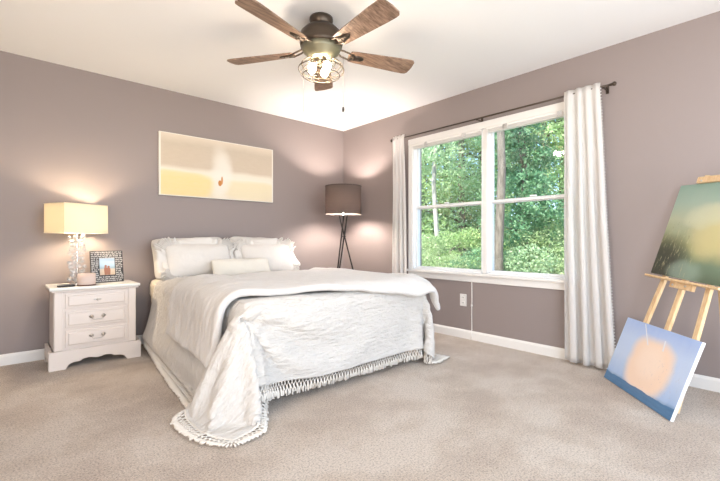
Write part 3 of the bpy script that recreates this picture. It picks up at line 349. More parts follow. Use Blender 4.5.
[-2674,-1838,10,-2637,-1877,9,-2602,-1911,28,-2569,-1932,65,-2537,-1951,104,-2515,-1956,153,-2499,-1955,205,-2485,-1953,257,-2474,-1950,310,-2455,-1948,360,-2427,-1953,406,-2420,-1951,459,-2426,-1950,513,-2422,-1948,565,-2392,-1947,606,-2339,-1947,610,-2285,-1946,610,-2231,-1945,610,-2177,-1944,610,-2123,-1943,610,-2069,-1943,610,-2015,-1942,610,-1961,-1942,610,-1907,-1941,611,-1853,-1941,610,-1799,-1940,610,-1745,-1940,610,-1691,-1939,610,-1637,-1939,610,-1583,-1939,610,-1529,-1938,610,-1475,-1938,610,-1421,-1937,610,-1367,-1937,610,-1313,-1937,610,-1259,-1937,610,-1205,-1936,610,-1150,-1936,610,-1096,-1936,610,-1042,-1936,610,-988,-1936,610,-934,-1936,611,-882,-1934,598,-860,-1932,550,-856,-1931,496,-849,-1928,443,-841,-1924,389,-836,-1921,335,-830,-1919,282,-824,-1915,228,-818,-1911,175,-811,-1907,121,-806,-1906,67],
[-2719,-1870,10,-2681,-1888,27,-2641,-1891,63,-2613,-1924,96,-2586,-1963,121,-2563,-1978,167,-2540,-1986,215,-2517,-1994,264,-2495,-1998,313,-2474,-2000,363,-2456,-1998,414,-2431,-2003,461,-2423,-2004,511,-2430,-2000,561,-2396,-2002,602,-2344,-2002,610,-2289,-2000,610,-2235,-1999,610,-2181,-1999,610,-2127,-1998,610,-2073,-1997,610,-2019,-1997,610,-1965,-1996,610,-1911,-1996,610,-1856,-1995,610,-1802,-1995,610,-1748,-1994,610,-1694,-1993,610,-1640,-1993,610,-1586,-1993,610,-1532,-1992,610,-1477,-1992,610,-1423,-1991,610,-1369,-1991,610,-1315,-1991,610,-1260,-1990,610,-1206,-1990,610,-1152,-1990,610,-1097,-1990,610,-1043,-1990,610,-988,-1990,610,-933,-1991,611,-880,-1988,597,-859,-1982,547,-848,-1977,495,-835,-1974,442,-825,-1971,389,-816,-1967,335,-808,-1963,282,-800,-1960,228,-793,-1956,174,-786,-1951,121,-780,-1947,67],
[-2751,-1913,12,-2710,-1924,39,-2667,-1935,43,-2652,-1955,87,-2636,-1956,138,-2614,-1966,186,-2591,-1976,234,-2568,-1986,283,-2546,-1996,331,-2523,-2004,380,-2500,-2013,429,-2477,-2023,478,-2453,-2037,526,-2416,-2053,568,-2402,-2056,596,-2348,-2056,606,-2294,-2055,607,-2239,-2054,607,-2185,-2053,607,-2131,-2052,607,-2077,-2051,607,-2022,-2051,607,-1968,-2050,607,-1914,-2050,607,-1860,-2049,607,-1805,-2049,608,-1751,-2048,608,-1697,-2048,608,-1643,-2047,608,-1588,-2047,608,-1534,-2047,608,-1480,-2046,608,-1426,-2046,609,-1371,-2046,609,-1317,-2045,609,-1262,-2045,609,-1208,-2045,609,-1154,-2044,609,-1099,-2045,609,-1044,-2045,609,-989,-2045,609,-932,-2048,610,-877,-2044,593,-860,-2035,543,-859,-2028,488,-856,-2021,435,-854,-2014,381,-848,-2008,328,-841,-2004,274,-834,-1999,220,-830,-1992,167,-823,-1988,113,-820,-1980,60],
[-2765,-1964,11,-2713,-1964,10,-2668,-1965,28,-2660,-1985,77,-2645,-1997,128,-2626,-2006,178,-2607,-2015,228,-2586,-2023,279,-2566,-2030,329,-2545,-2038,378,-2521,-2045,427,-2487,-2045,467,-2485,-2077,510,-2440,-2091,538,-2399,-2097,562,-2350,-2104,578,-2297,-2094,569,-2243,-2090,567,-2189,-2091,569,-2135,-2093,571,-2081,-2089,570,-2026,-2087,569,-1972,-2087,570,-1918,-2088,570,-1863,-2087,570,-1809,-2087,571,-1755,-2087,571,-1700,-2087,572,-1646,-2087,572,-1592,-2086,573,-1537,-2086,573,-1483,-2086,574,-1428,-2086,574,-1374,-2085,574,-1319,-2085,574,-1265,-2085,575,-1210,-2085,575,-1156,-2085,575,-1101,-2085,575,-1047,-2086,575,-993,-2086,575,-940,-2088,573,-887,-2087,561,-856,-2074,522,-837,-2057,480,-850,-2069,428,-860,-2066,374,-864,-2058,320,-863,-2050,266,-862,-2041,213,-857,-2034,159,-860,-2024,106,-856,-2017,52],
[-2764,-2016,10,-2714,-2017,12,-2663,-2017,14,-2627,-2020,52,-2607,-2028,101,-2587,-2036,151,-2568,-2045,201,-2550,-2055,252,-2534,-2066,303,-2519,-2078,354,-2502,-2090,405,-2472,-2094,451,-2437,-2099,495,-2424,-2066,531,-2393,-2093,533,-2346,-2102,549,-2302,-2124,531,-2248,-2130,529,-2193,-2127,527,-2139,-2120,524,-2085,-2116,522,-2030,-2111,520,-1976,-2106,519,-1922,-2102,518,-1867,-2099,517,-1813,-2099,518,-1758,-2097,518,-1704,-2098,519,-1649,-2096,519,-1595,-2095,519,-1540,-2093,520,-1486,-2090,520,-1431,-2091,520,-1377,-2091,521,-1322,-2092,521,-1268,-2092,521,-1214,-2092,521,-1159,-2090,521,-1105,-2091,521,-1050,-2090,521,-996,-2090,521,-946,-2090,519,-901,-2108,514,-869,-2096,484,-844,-2080,446,-807,-2068,411,-818,-2050,364,-823,-2063,311,-830,-2072,258,-840,-2078,204,-852,-2080,151,-865,-2075,98,-877,-2065,46],
[-2762,-2066,10,-2713,-2068,10,-2662,-2069,11,-2620,-2070,38,-2595,-2077,83,-2586,-2085,135,-2577,-2093,188,-2559,-2105,238,-2535,-2118,286,-2505,-2125,331,-2470,-2120,372,-2437,-2120,416,-2416,-2110,451,-2426,-2064,485,-2413,-2068,527,-2360,-2091,500,-2304,-2090,494,-2250,-2097,487,-2198,-2110,479,-2145,-2122,472,-2090,-2127,469,-2035,-2126,468,-1980,-2122,467,-1926,-2118,466,-1871,-2114,465,-1816,-2111,465,-1762,-2108,465,-1707,-2106,465,-1653,-2099,465,-1598,-2095,466,-1544,-2091,466,-1489,-2090,466,-1435,-2092,467,-1380,-2093,467,-1326,-2091,467,-1271,-2091,467,-1216,-2091,467,-1162,-2092,468,-1107,-2091,468,-1053,-2090,467,-999,-2095,467,-952,-2094,466,-898,-2093,463,-874,-2135,448,-865,-2102,408,-835,-2083,371,-796,-2071,335,-787,-2035,297,-808,-2026,248,-817,-2034,194,-820,-2044,141,-827,-2052,87,-846,-2053,37],
[-2758,-2115,10,-2710,-2118,10,-2661,-2119,10,-2617,-2122,30,-2622,-2122,78,-2597,-2130,123,-2566,-2132,163,-2537,-2143,207,-2502,-2143,250,-2467,-2137,292,-2440,-2147,338,-2416,-2147,381,-2409,-2098,402,-2404,-2087,434,-2393,-2099,473,-2364,-2109,452,-2313,-2093,440,-2259,-2090,434,-2204,-2090,430,-2149,-2093,426,-2095,-2102,421,-2040,-2110,417,-1986,-2116,413,-1931,-2117,412,-1876,-2115,411,-1821,-2113,411,-1766,-2108,411,-1711,-2101,411,-1657,-2095,412,-1602,-2091,412,-1547,-2090,412,-1493,-2095,413,-1438,-2094,413,-1383,-2092,413,-1329,-2093,413,-1274,-2093,414,-1219,-2093,414,-1165,-2091,414,-1110,-2092,414,-1055,-2091,414,-1002,-2101,414,-954,-2102,413,-902,-2087,410,-892,-2131,401,-863,-2142,373,-861,-2105,332,-827,-2087,295,-790,-2068,259,-771,-2033,222,-782,-2000,181,-802,-1995,131,-813,-2002,78,-817,-2011,24],
[-2752,-2162,10,-2705,-2166,10,-2657,-2169,10,-2639,-2154,35,-2597,-2140,52,-2561,-2141,88,-2531,-2154,129,-2500,-2160,170,-2466,-2160,212,-2444,-2175,260,-2417,-2183,306,-2416,-2133,328,-2418,-2103,360,-2389,-2084,392,-2397,-2121,421,-2355,-2091,409,-2318,-2118,392,-2264,-2108,384,-2211,-2095,376,-2156,-2090,372,-2101,-2090,369,-2046,-2090,366,-1991,-2093,364,-1936,-2097,362,-1881,-2101,359,-1826,-2101,358,-1771,-2097,358,-1716,-2093,358,-1661,-2093,358,-1606,-2090,358,-1551,-2093,358,-1496,-2095,359,-1442,-2096,359,-1387,-2094,359,-1332,-2093,360,-1277,-2093,360,-1222,-2095,360,-1167,-2095,360,-1112,-2093,360,-1058,-2092,360,-1005,-2107,361,-955,-2111,360,-906,-2088,357,-878,-2122,351,-889,-2167,335,-863,-2144,297,-855,-2108,257,-820,-2087,220,-786,-2065,183,-766,-2029,146,-760,-1989,110,-780,-1963,68,-789,-1967,14],
[-2743,-2208,10,-2700,-2206,25,-2661,-2196,15,-2615,-2182,11,-2570,-2172,27,-2532,-2172,59,-2499,-2178,97,-2467,-2185,138,-2445,-2201,183,-2422,-2215,230,-2422,-2171,255,-2423,-2130,283,-2394,-2093,311,-2361,-2103,348,-2401,-2132,366,-2356,-2118,360,-2312,-2090,347,-2269,-2121,333,-2215,-2122,329,-2161,-2109,322,-2107,-2098,316,-2052,-2092,312,-1997,-2090,310,-1941,-2090,308,-1886,-2091,307,-1831,-2090,306,-1775,-2090,305,-1720,-2090,304,-1665,-2093,304,-1610,-2096,305,-1555,-2099,305,-1500,-2101,306,-1445,-2097,305,-1390,-2095,306,-1335,-2096,306,-1280,-2094,306,-1225,-2095,307,-1170,-2095,307,-1115,-2093,307,-1060,-2094,307,-1009,-2113,308,-957,-2119,307,-911,-2089,303,-871,-2112,299,-907,-2152,288,-880,-2179,261,-862,-2146,221,-847,-2111,181,-815,-2086,144,-788,-2058,107,-775,-2017,72,-774,-1970,44,-742,-1951,10],
[-2726,-2250,10,-2685,-2246,11,-2640,-2236,10,-2594,-2225,10,-2548,-2213,12,-2506,-2207,35,-2471,-2211,70,-2454,-2229,115,-2427,-2242,157,-2419,-2201,180,-2428,-2156,205,-2394,-2125,236,-2362,-2094,267,-2354,-2125,299,-2404,-2142,311,-2358,-2143,311,-2319,-2107,296,-2268,-2092,287,-2220,-2118,276,-2166,-2127,271,-2111,-2123,267,-2057,-2113,262,-2002,-2107,259,-1947,-2101,255,-1891,-2099,254,-1836,-2097,252,-1780,-2097,251,-1725,-2098,251,-1669,-2102,251,-1614,-2104,251,-1559,-2108,252,-1504,-2102,252,-1449,-2098,252,-1394,-2099,252,-1339,-2096,252,-1283,-2095,253,-1228,-2096,253,-1173,-2095,253,-1118,-2095,253,-1063,-2098,253,-1012,-2120,254,-960,-2125,254,-915,-2092,250,-868,-2102,246,-902,-2140,237,-915,-2186,222,-878,-2181,184,-861,-2147,145,-834,-2118,107,-816,-2082,70,-813,-2035,41,-783,-2008,10,-728,-2001,10],
[-2705,-2290,10,-2662,-2284,10,-2618,-2276,10,-2573,-2266,10,-2528,-2256,10,-2482,-2245,19,-2469,-2255,64,-2433,-2270,93,-2423,-2230,112,-2430,-2183,132,-2399,-2151,160,-2368,-2117,188,-2331,-2105,223,-2357,-2137,245,-2407,-2154,257,-2363,-2165,260,-2321,-2132,247,-2277,-2102,234,-2223,-2094,227,-2171,-2110,220,-2118,-2125,214,-2062,-2128,211,-2007,-2127,208,-1951,-2122,206,-1896,-2118,203,-1840,-2115,201,-1785,-2113,200,-1729,-2115,199,-1674,-2115,199,-1618,-2112,198,-1563,-2107,198,-1508,-2103,198,-1453,-2099,198,-1397,-2097,198,-1342,-2099,199,-1286,-2099,199,-1231,-2098,199,-1176,-2098,200,-1120,-2098,200,-1065,-2103,200,-1015,-2125,201,-962,-2131,201,-920,-2095,197,-869,-2092,193,-893,-2136,185,-935,-2168,176,-909,-2203,148,-877,-2181,108,-860,-2145,70,-854,-2100,38,-831,-2068,10,-776,-2061,10,-721,-2053,10],
[-2681,-2326,10,-2638,-2321,10,-2595,-2314,10,-2551,-2306,14,-2507,-2296,17,-2464,-2290,18,-2449,-2296,55,-2426,-2254,50,-2431,-2209,67,-2404,-2172,90,-2370,-2143,116,-2339,-2111,144,-2312,-2129,178,-2360,-2149,191,-2408,-2167,204,-2370,-2186,210,-2327,-2154,197,-2282,-2125,184,-2231,-2104,174,-2177,-2097,168,-2122,-2104,164,-2068,-2115,158,-2013,-2122,154,-1957,-2125,152,-1901,-2125,150,-1845,-2123,148,-1790,-2121,147,-1734,-2119,146,-1678,-2115,145,-1623,-2112,144,-1567,-2107,144,-1512,-2103,144,-1456,-2102,144,-1400,-2100,145,-1345,-2100,145,-1289,-2100,146,-1234,-2101,146,-1178,-2100,146,-1123,-2100,146,-1068,-2108,147,-1017,-2129,148,-964,-2137,148,-926,-2097,144,-873,-2084,141,-886,-2130,133,-937,-2152,125,-944,-2200,109,-908,-2205,72,-904,-2158,44,-879,-2128,10,-824,-2120,10,-769,-2113,10,-714,-2106,10],
[-2655,-2359,9,-2613,-2355,9,-2570,-2350,10,-2527,-2342,10,-2486,-2334,10,-2454,-2324,35,-2447,-2286,13,-2423,-2245,18,-2398,-2206,32,-2371,-2170,52,-2341,-2136,75,-2305,-2115,104,-2312,-2150,129,-2364,-2156,137,-2410,-2181,151,-2378,-2206,159,-2333,-2176,146,-2288,-2145,134,-2238,-2123,123,-2185,-2109,115,-2130,-2103,110,-2074,-2102,106,-2018,-2106,103,-1963,-2111,99,-1907,-2114,97,-1851,-2115,95,-1795,-2114,93,-1739,-2113,92,-1683,-2109,91,-1627,-2107,91,-1571,-2105,91,-1515,-2103,91,-1459,-2102,91,-1404,-2102,91,-1348,-2101,92,-1292,-2100,92,-1236,-2101,92,-1181,-2101,93,-1125,-2101,93,-1070,-2110,93,-1020,-2134,95,-967,-2142,95,-930,-2100,91,-880,-2078,88,-881,-2121,80,-932,-2142,73,-967,-2182,65,-947,-2222,40,-928,-2188,13,-873,-2180,10,-818,-2173,10,-762,-2165,10,-707,-2158,10],
[-2628,-2391,9,-2587,-2388,9,-2545,-2383,10,-2501,-2377,10,-2458,-2368,11,-2427,-2336,10,-2402,-2297,10,-2379,-2256,10,-2357,-2214,12,-2333,-2172,21,-2309,-2133,38,-2277,-2136,69,-2317,-2162,79,-2368,-2168,86,-2411,-2196,99,-2386,-2225,108,-2342,-2193,95,-2294,-2168,84,-2246,-2142,72,-2193,-2126,64,-2138,-2118,58,-2082,-2112,53,-2026,-2110,49,-1970,-2108,46,-1913,-2108,43,-1857,-2108,41,-1800,-2107,40,-1744,-2106,39,-1688,-2105,38,-1631,-2104,37,-1575,-2104,37,-1519,-2102,37,-1462,-2102,37,-1406,-2102,37,-1350,-2101,38,-1294,-2101,38,-1239,-2102,39,-1183,-2100,39,-1127,-2104,39,-1072,-2114,40,-1023,-2140,42,-969,-2147,42,-933,-2104,39,-887,-2074,36,-886,-2102,32,-927,-2136,21,-969,-2170,14,-965,-2220,10,-922,-2240,10,-866,-2233,10,-811,-2225,10,-756,-2218,10,-700,-2210,10]]
DUV = [
[-2505,-1079,305,-2492,-1069,372,-2481,-1059,439,-2469,-1049,507,-2459,-1039,574,-2423,-1029,631,-2359,-1020,655,-2292,-1010,668,-2224,-1000,669,-2156,-991,669,-2090,-980,656,-2022,-970,656,-1954,-960,654,-1886,-950,656,-1818,-940,656,-1750,-930,656,-1682,-920,655,-1614,-910,655,-1546,-900,657,-1478,-890,654,-1410,-880,657,-1342,-870,656,-1274,-860,655,-1206,-850,654,-1138,-840,655,-1072,-830,667,-1004,-820,665,-936,-810,656,-871,-800,639,-825,-790,590,-805,-780,525],
[-2507,-1120,303,-2493,-1111,369,-2480,-1102,436,-2472,-1093,504,-2459,-1085,571,-2425,-1076,629,-2361,-1067,654,-2295,-1059,669,-2226,-1050,668,-2158,-1042,668,-2092,-1032,655,-2024,-1023,654,-1955,-1014,656,-1887,-1005,654,-1819,-996,656,-1751,-988,654,-1683,-979,656,-1615,-970,656,-1547,-961,654,-1478,-952,657,-1410,-943,654,-1342,-934,655,-1274,-925,656,-1206,-916,654,-1138,-907,656,-1071,-898,667,-1003,-889,668,-936,-881,658,-870,-872,639,-825,-863,589,-801,-854,525],
[-2506,-1161,299,-2492,-1153,366,-2483,-1145,434,-2470,-1138,501,-2460,-1130,569,-2427,-1122,628,-2364,-1115,654,-2297,-1107,667,-2228,-1100,667,-2160,-1092,668,-2093,-1084,653,-2025,-1076,654,-1957,-1068,656,-1889,-1061,656,-1820,-1053,655,-1752,-1045,655,-1684,-1037,655,-1615,-1029,655,-1547,-1022,655,-1479,-1014,653,-1411,-1006,655,-1342,-998,657,-1274,-990,657,-1206,-983,654,-1138,-975,653,-1071,-967,668,-1003,-959,667,-935,-951,657,-870,-943,638,-825,-935,589,-801,-928,525],
[-2507,-1202,296,-2492,-1195,363,-2481,-1189,431,-2472,-1182,499,-2461,-1176,566,-2429,-1169,626,-2366,-1162,653,-2299,-1156,665,-2230,-1149,667,-2162,-1143,668,-2095,-1136,655,-2027,-1129,656,-1958,-1123,655,-1890,-1116,656,-1821,-1109,656,-1753,-1102,655,-1685,-1096,654,-1616,-1089,656,-1548,-1082,656,-1479,-1076,654,-1411,-1069,654,-1343,-1062,656,-1274,-1056,654,-1206,-1049,654,-1137,-1042,656,-1072,-1035,668,-1003,-1029,668,-935,-1022,657,-869,-1015,638,-824,-1008,588,-804,-1002,523],
[-2505,-1243,293,-2492,-1237,360,-2480,-1232,428,-2470,-1226,496,-2462,-1221,564,-2430,-1216,625,-2368,-1210,652,-2301,-1205,664,-2232,-1199,667,-2163,-1194,668,-2097,-1188,655,-2028,-1182,655,-1960,-1177,654,-1891,-1171,656,-1823,-1166,656,-1754,-1160,657,-1685,-1154,655,-1617,-1149,656,-1548,-1143,656,-1480,-1138,656,-1411,-1132,655,-1343,-1126,653,-1274,-1121,656,-1206,-1115,655,-1137,-1110,654,-1070,-1104,667,-1002,-1098,667,-934,-1093,656,-868,-1087,639,-822,-1081,588,-804,-1076,522],
[-2507,-1284,290,-2492,-1279,357,-2479,-1275,425,-2471,-1271,493,-2463,-1266,562,-2432,-1262,623,-2370,-1258,652,-2303,-1253,666,-2234,-1249,669,-2165,-1245,668,-2098,-1240,654,-2030,-1235,656,-1961,-1231,654,-1892,-1227,656,-1824,-1222,655,-1755,-1217,653,-1686,-1213,654,-1618,-1209,653,-1549,-1204,657,-1480,-1199,657,-1412,-1195,656,-1343,-1191,657,-1274,-1186,654,-1206,-1181,657,-1137,-1177,654,-1070,-1172,667,-1002,-1168,667,-933,-1163,658,-868,-1159,638,-823,-1154,587,-801,-1150,522],
[-2506,-1325,287,-2491,-1321,354,-2480,-1318,422,-2473,-1315,490,-2463,-1312,559,-2433,-1309,621,-2373,-1305,653,-2305,-1302,666,-2236,-1299,668,-2166,-1296,668,-2100,-1292,654,-2031,-1289,653,-1962,-1285,656,-1894,-1282,656,-1825,-1278,654,-1756,-1275,657,-1687,-1272,655,-1618,-1268,654,-1550,-1265,657,-1481,-1261,656,-1412,-1258,655,-1343,-1255,655,-1274,-1251,657,-1206,-1248,657,-1137,-1244,656,-1070,-1241,668,-1001,-1237,666,-933,-1234,655,-867,-1230,638,-822,-1227,586,-804,-1224,520],
[-2508,-1366,284,-2491,-1363,351,-2481,-1361,419,-2472,-1359,488,-2464,-1357,556,-2435,-1355,619,-2375,-1353,653,-2307,-1351,665,-2238,-1349,668,-2168,-1346,668,-2102,-1344,655,-2033,-1342,654,-1964,-1339,656,-1895,-1337,655,-1826,-1335,654,-1757,-1332,656,-1688,-1330,657,-1619,-1328,654,-1550,-1326,655,-1481,-1323,656,-1412,-1321,655,-1343,-1319,655,-1274,-1316,655,-1206,-1314,656,-1137,-1312,653,-1070,-1309,669,-1001,-1307,668,-933,-1305,656,-866,-1302,638,-822,-1300,585,-802,-1297,519],
[-2507,-1407,281,-2491,-1406,348,-2479,-1405,416,-2471,-1403,485,-2464,-1402,554,-2436,-1401,616,-2377,-1400,652,-2309,-1399,665,-2240,-1398,668,-2170,-1397,669,-2103,-1396,657,-2034,-1395,654,-1965,-1394,654,-1896,-1392,657,-1827,-1391,656,-1758,-1390,653,-1689,-1389,656,-1620,-1388,656,-1551,-1386,656,-1482,-1385,655,-1413,-1384,654,-1344,-1383,654,-1275,-1382,654,-1205,-1380,654,-1136,-1379,657,-1070,-1378,668,-1000,-1377,666,-932,-1375,655,-866,-1374,637,-823,-1373,584,-802,-1371,518],
[-2505,-1448,277,-2492,-1448,345,-2479,-1448,413,-2472,-1448,482,-2464,-1448,551,-2438,-1448,615,-2380,-1448,651,-2311,-1448,664,-2242,-1448,668,-2172,-1449,666,-2105,-1448,655,-2036,-1448,657,-1967,-1448,654,-1897,-1448,655,-1828,-1448,654,-1759,-1447,653,-1690,-1447,653,-1621,-1447,655,-1551,-1447,653,-1482,-1447,655,-1413,-1447,655,-1344,-1447,657,-1275,-1447,655,-1205,-1447,654,-1136,-1447,654,-1069,-1446,669,-1000,-1446,667,-932,-1446,656,-866,-1446,636,-821,-1445,584,-800,-1445,518],
[-2504,-1489,274,-2490,-1490,342,-2479,-1491,410,-2470,-1492,479,-2465,-1493,549,-2440,-1494,613,-2382,-1495,650,-2313,-1497,665,-2244,-1498,668,-2174,-1499,667,-2107,-1500,656,-2037,-1501,655,-1968,-1502,654,-1899,-1503,655,-1829,-1504,653,-1760,-1505,654,-1691,-1506,654,-1621,-1507,654,-1552,-1508,655,-1483,-1509,653,-1413,-1510,654,-1344,-1511,654,-1275,-1512,655,-1205,-1513,656,-1136,-1514,655,-1069,-1515,669,-999,-1516,667,-931,-1517,657,-865,-1517,636,-820,-1518,583,-799,-1519,517],
[-2504,-1530,271,-2489,-1532,339,-2479,-1534,407,-2472,-1536,477,-2463,-1538,546,-2442,-1540,611,-2384,-1543,649,-2315,-1545,664,-2246,-1548,669,-2176,-1550,667,-2108,-1552,656,-2039,-1554,654,-1969,-1556,656,-1900,-1558,654,-1830,-1560,653,-1761,-1562,655,-1692,-1565,655,-1622,-1567,653,-1553,-1569,654,-1483,-1571,655,-1414,-1573,656,-1344,-1575,656,-1275,-1577,655,-1205,-1579,654,-1136,-1581,656,-1068,-1583,668,-999,-1586,666,-930,-1587,656,-863,-1589,637,-821,-1591,582,-803,-1593,515],
[-2504,-1571,268,-2488,-1574,336,-2478,-1577,405,-2473,-1581,474,-2464,-1584,543,-2444,-1587,610,-2386,-1590,648,-2317,-1594,661,-2248,-1598,668,-2178,-1601,668,-2110,-1604,656,-2040,-1607,653,-1971,-1610,655,-1901,-1614,655,-1832,-1617,654,-1762,-1620,656,-1692,-1623,657,-1623,-1626,657,-1553,-1630,656,-1484,-1633,654,-1414,-1636,657,-1344,-1639,655,-1275,-1642,654,-1205,-1646,657,-1136,-1649,654,-1068,-1652,668,-998,-1655,665,-929,-1658,657,-863,-1661,635,-821,-1664,580,-798,-1667,514],
[-2503,-1612,265,-2489,-1616,333,-2478,-1621,402,-2472,-1625,471,-2465,-1629,541,-2445,-1633,608,-2389,-1638,647,-2320,-1643,661,-2250,-1647,668,-2180,-1652,666,-2112,-1656,654,-2042,-1660,653,-1972,-1665,654,-1902,-1669,654,-1833,-1673,655,-1763,-1678,656,-1693,-1682,657,-1624,-1686,655,-1554,-1690,656,-1484,-1695,656,-1414,-1699,657,-1345,-1703,657,-1275,-1708,653,-1205,-1712,653,-1135,-1716,656,-1067,-1721,667,-997,-1725,663,-928,-1729,654,-861,-1733,635,-819,-1736,579,-799,-1741,512],
[-2503,-1653,262,-2489,-1659,330,-2478,-1664,399,-2472,-1669,469,-2467,-1674,539,-2447,-1680,606,-2391,-1685,647,-2322,-1691,658,-2252,-1697,665,-2182,-1703,665,-2113,-1708,654,-2043,-1713,655,-1974,-1719,656,-1904,-1724,654,-1834,-1730,655,-1764,-1735,655,-1694,-1740,653,-1624,-1746,654,-1554,-1751,656,-1485,-1757,654,-1415,-1762,656,-1345,-1767,656,-1275,-1773,657,-1205,-1778,654,-1135,-1784,656,-1066,-1789,659,-996,-1794,658,-926,-1800,653,-860,-1804,634,-820,-1809,578,-794,-1814,512],
[-2504,-1694,259,-2491,-1701,328,-2482,-1707,397,-2475,-1713,467,-2470,-1719,537,-2449,-1726,604,-2394,-1733,646,-2325,-1740,656,-2255,-1747,659,-2185,-1754,658,-2115,-1760,655,-2045,-1766,656,-1975,-1773,656,-1905,-1780,656,-1835,-1786,655,-1765,-1793,655,-1695,-1799,655,-1625,-1806,655,-1555,-1812,653,-1485,-1818,653,-1415,-1825,652,-1345,-1831,654,-1275,-1838,652,-1205,-1845,652,-1135,-1851,653,-1065,-1858,653,-995,-1864,654,-925,-1870,655,-858,-1876,634,-821,-1882,576,-790,-1888,513],
[-2507,-1735,257,-2492,-1743,325,-2482,-1750,394,-2476,-1758,464,-2472,-1765,535,-2451,-1772,602,-2397,-1780,646,-2327,-1788,652,-2257,-1796,655,-2187,-1804,652,-2117,-1812,655,-2047,-1820,653,-1977,-1827,654,-1907,-1835,652,-1836,-1842,652,-1766,-1850,652,-1696,-1858,652,-1626,-1865,652,-1556,-1873,652,-1486,-1880,652,-1415,-1888,652,-1345,-1896,653,-1275,-1903,654,-1205,-1911,652,-1134,-1919,652,-1064,-1926,652,-994,-1934,653,-924,-1941,654,-858,-1948,633,-818,-1954,576,-776,-1961,519],
[-2509,-1776,254,-2495,-1785,323,-2484,-1794,392,-2478,-1802,462,-2473,-1810,533,-2452,-1819,599,-2400,-1827,646,-2330,-1837,654,-2260,-1846,652,-2189,-1855,655,-2119,-1864,653,-2049,-1873,654,-1978,-1881,652,-1908,-1890,652,-1838,-1899,653,-1767,-1907,653,-1697,-1916,652,-1627,-1925,652,-1556,-1934,652,-1486,-1942,652,-1416,-1951,654,-1345,-1960,652,-1275,-1969,652,-1205,-1977,652,-1134,-1986,653,-1064,-1995,654,-993,-2004,655,-922,-2013,655,-856,-2019,631,-799,-2022,589,-746,-2025,542],
[-2513,-1817,252,-2498,-1827,320,-2488,-1837,390,-2481,-1846,460,-2475,-1856,531,-2453,-1865,597,-2403,-1875,646,-2333,-1886,652,-2262,-1896,652,-2192,-1906,652,-2121,-1916,652,-2051,-1926,652,-1980,-1936,652,-1910,-1945,653,-1839,-1955,652,-1769,-1965,653,-1698,-1975,653,-1628,-1985,653,-1557,-1994,654,-1487,-2004,653,-1416,-2014,653,-1346,-2024,655,-1275,-2034,652,-1205,-2044,652,-1134,-2053,650,-1064,-2063,648,-993,-2072,644,-923,-2082,638,-857,-2088,614,-803,-2086,568,-749,-2083,523],
[-2521,-1858,251,-2502,-1869,318,-2488,-1880,388,-2482,-1891,458,-2476,-1901,529,-2456,-1911,597,-2406,-1923,646,-2335,-1934,652,-2264,-1945,652,-2194,-1957,652,-2123,-1968,652,-2052,-1979,652,-1982,-1990,654,-1911,-2001,653,-1840,-2012,653,-1770,-2023,652,-1699,-2033,652,-1628,-2044,653,-1558,-2055,650,-1487,-2065,646,-1417,-2076,643,-1346,-2085,637,-1275,-2094,630,-1205,-2103,623,-1134,-2110,615,-1064,-2115,606,-994,-2122,598,-927,-2145,605,-872,-2141,569,-832,-2124,513,-780,-2117,464],
[-2529,-1898,249,-2511,-1911,317,-2494,-1923,386,-2482,-1935,456,-2475,-1947,526,-2458,-1958,596,-2408,-1970,644,-2338,-1983,653,-2267,-1995,652,-2196,-2008,652,-2125,-2020,653,-2054,-2032,652,-1983,-2044,651,-1912,-2056,649,-1841,-2067,646,-1771,-2079,643,-1700,-2090,638,-1629,-2099,630,-1558,-2109,622,-1488,-2118,613,-1417,-2126,604,-1346,-2130,591,-1276,-2137,581,-1205,-2140,569,-1134,-2146,558,-1064,-2153,549,-994,-2170,547,-933,-2203,565,-881,-2198,527,-851,-2176,466,-805,-2162,412]]
def unpack(rows):
    return np.array(rows, float).reshape(len(rows), -1, 3) / 1000.0
def upsample(a, k):
    """bicubic-ish upsampling of a grid of points"""
    def up(a):
        n = a.shape[0]; t = np.linspace(0, n - 1, (n - 1) * k + 1); i = np.minimum(t.astype(int), n - 2); f = (t - i)[:, None, None]
        p0 = a[np.maximum(i - 1, 0)]; p1 = a[i]; p2 = a[i + 1]; p3 = a[np.minimum(i + 2, n - 1)]
        return p1 + .5 * f * (p2 - p0 + f * (2 * p0 - 5 * p1 + 4 * p2 - p3 + f * (3 * (p1 - p2) + p3 - p0)))
    a = up(a); a = up(a.transpose(1, 0, 2)).transpose(1, 0, 2); return a
def gridmesh(name, a, material, parent, thick, step, wr, wscale, seed=0, zmin=None, rnd=1):
    ny, nx = a.shape[:2]
    du = np.gradient(a, axis=1); dv = np.gradient(a, axis=0); n = np.cross(dv, du); n /= np.linalg.norm(n, axis=2, keepdims=True) + 1e-9
    n[n[..., 2] < -.2] *= 1
    for j in range(ny):
        for i in range(nx):
            u, v = i * step, j * step
            w = noise.fractal(Vector((u * wscale[0] + seed, v * wscale[1], seed)), .9, 2.1, 4)
            w2 = noise.noise(Vector((u * 2.3 + v * 1.1, v * 2.6, seed + 5)))
            a[j, i] += n[j, i] * (w * wr + w2 * wr * .7)
    if zmin is not None: a[..., 2] = np.maximum(a[..., 2], zmin)
    fs = [(j * nx + i, (j + 1) * nx + i, (j + 1) * nx + i + 1, j * nx + i + 1) for j in range(ny - 1) for i in range(nx - 1)]
    o = obj(name, (a.reshape(-1, 3).tolist(), fs), material, parent, True)
    uv = o.data.uv_layers.new(name='cloth'); li = np.zeros(len(o.data.loops), np.int32); o.data.loops.foreach_get('vertex_index', li)
    uvs = np.stack([(li % nx) * step, (li // nx) * step], 1).astype(np.float32); uv.data.foreach_set('uv', uvs.ravel())
    s = o.modifiers.new('thickness', 'SOLIDIFY'); s.thickness = thick; s.offset = 1; s.use_even_offset = False
    return o
cov = upsample(unpack(COV), 2)

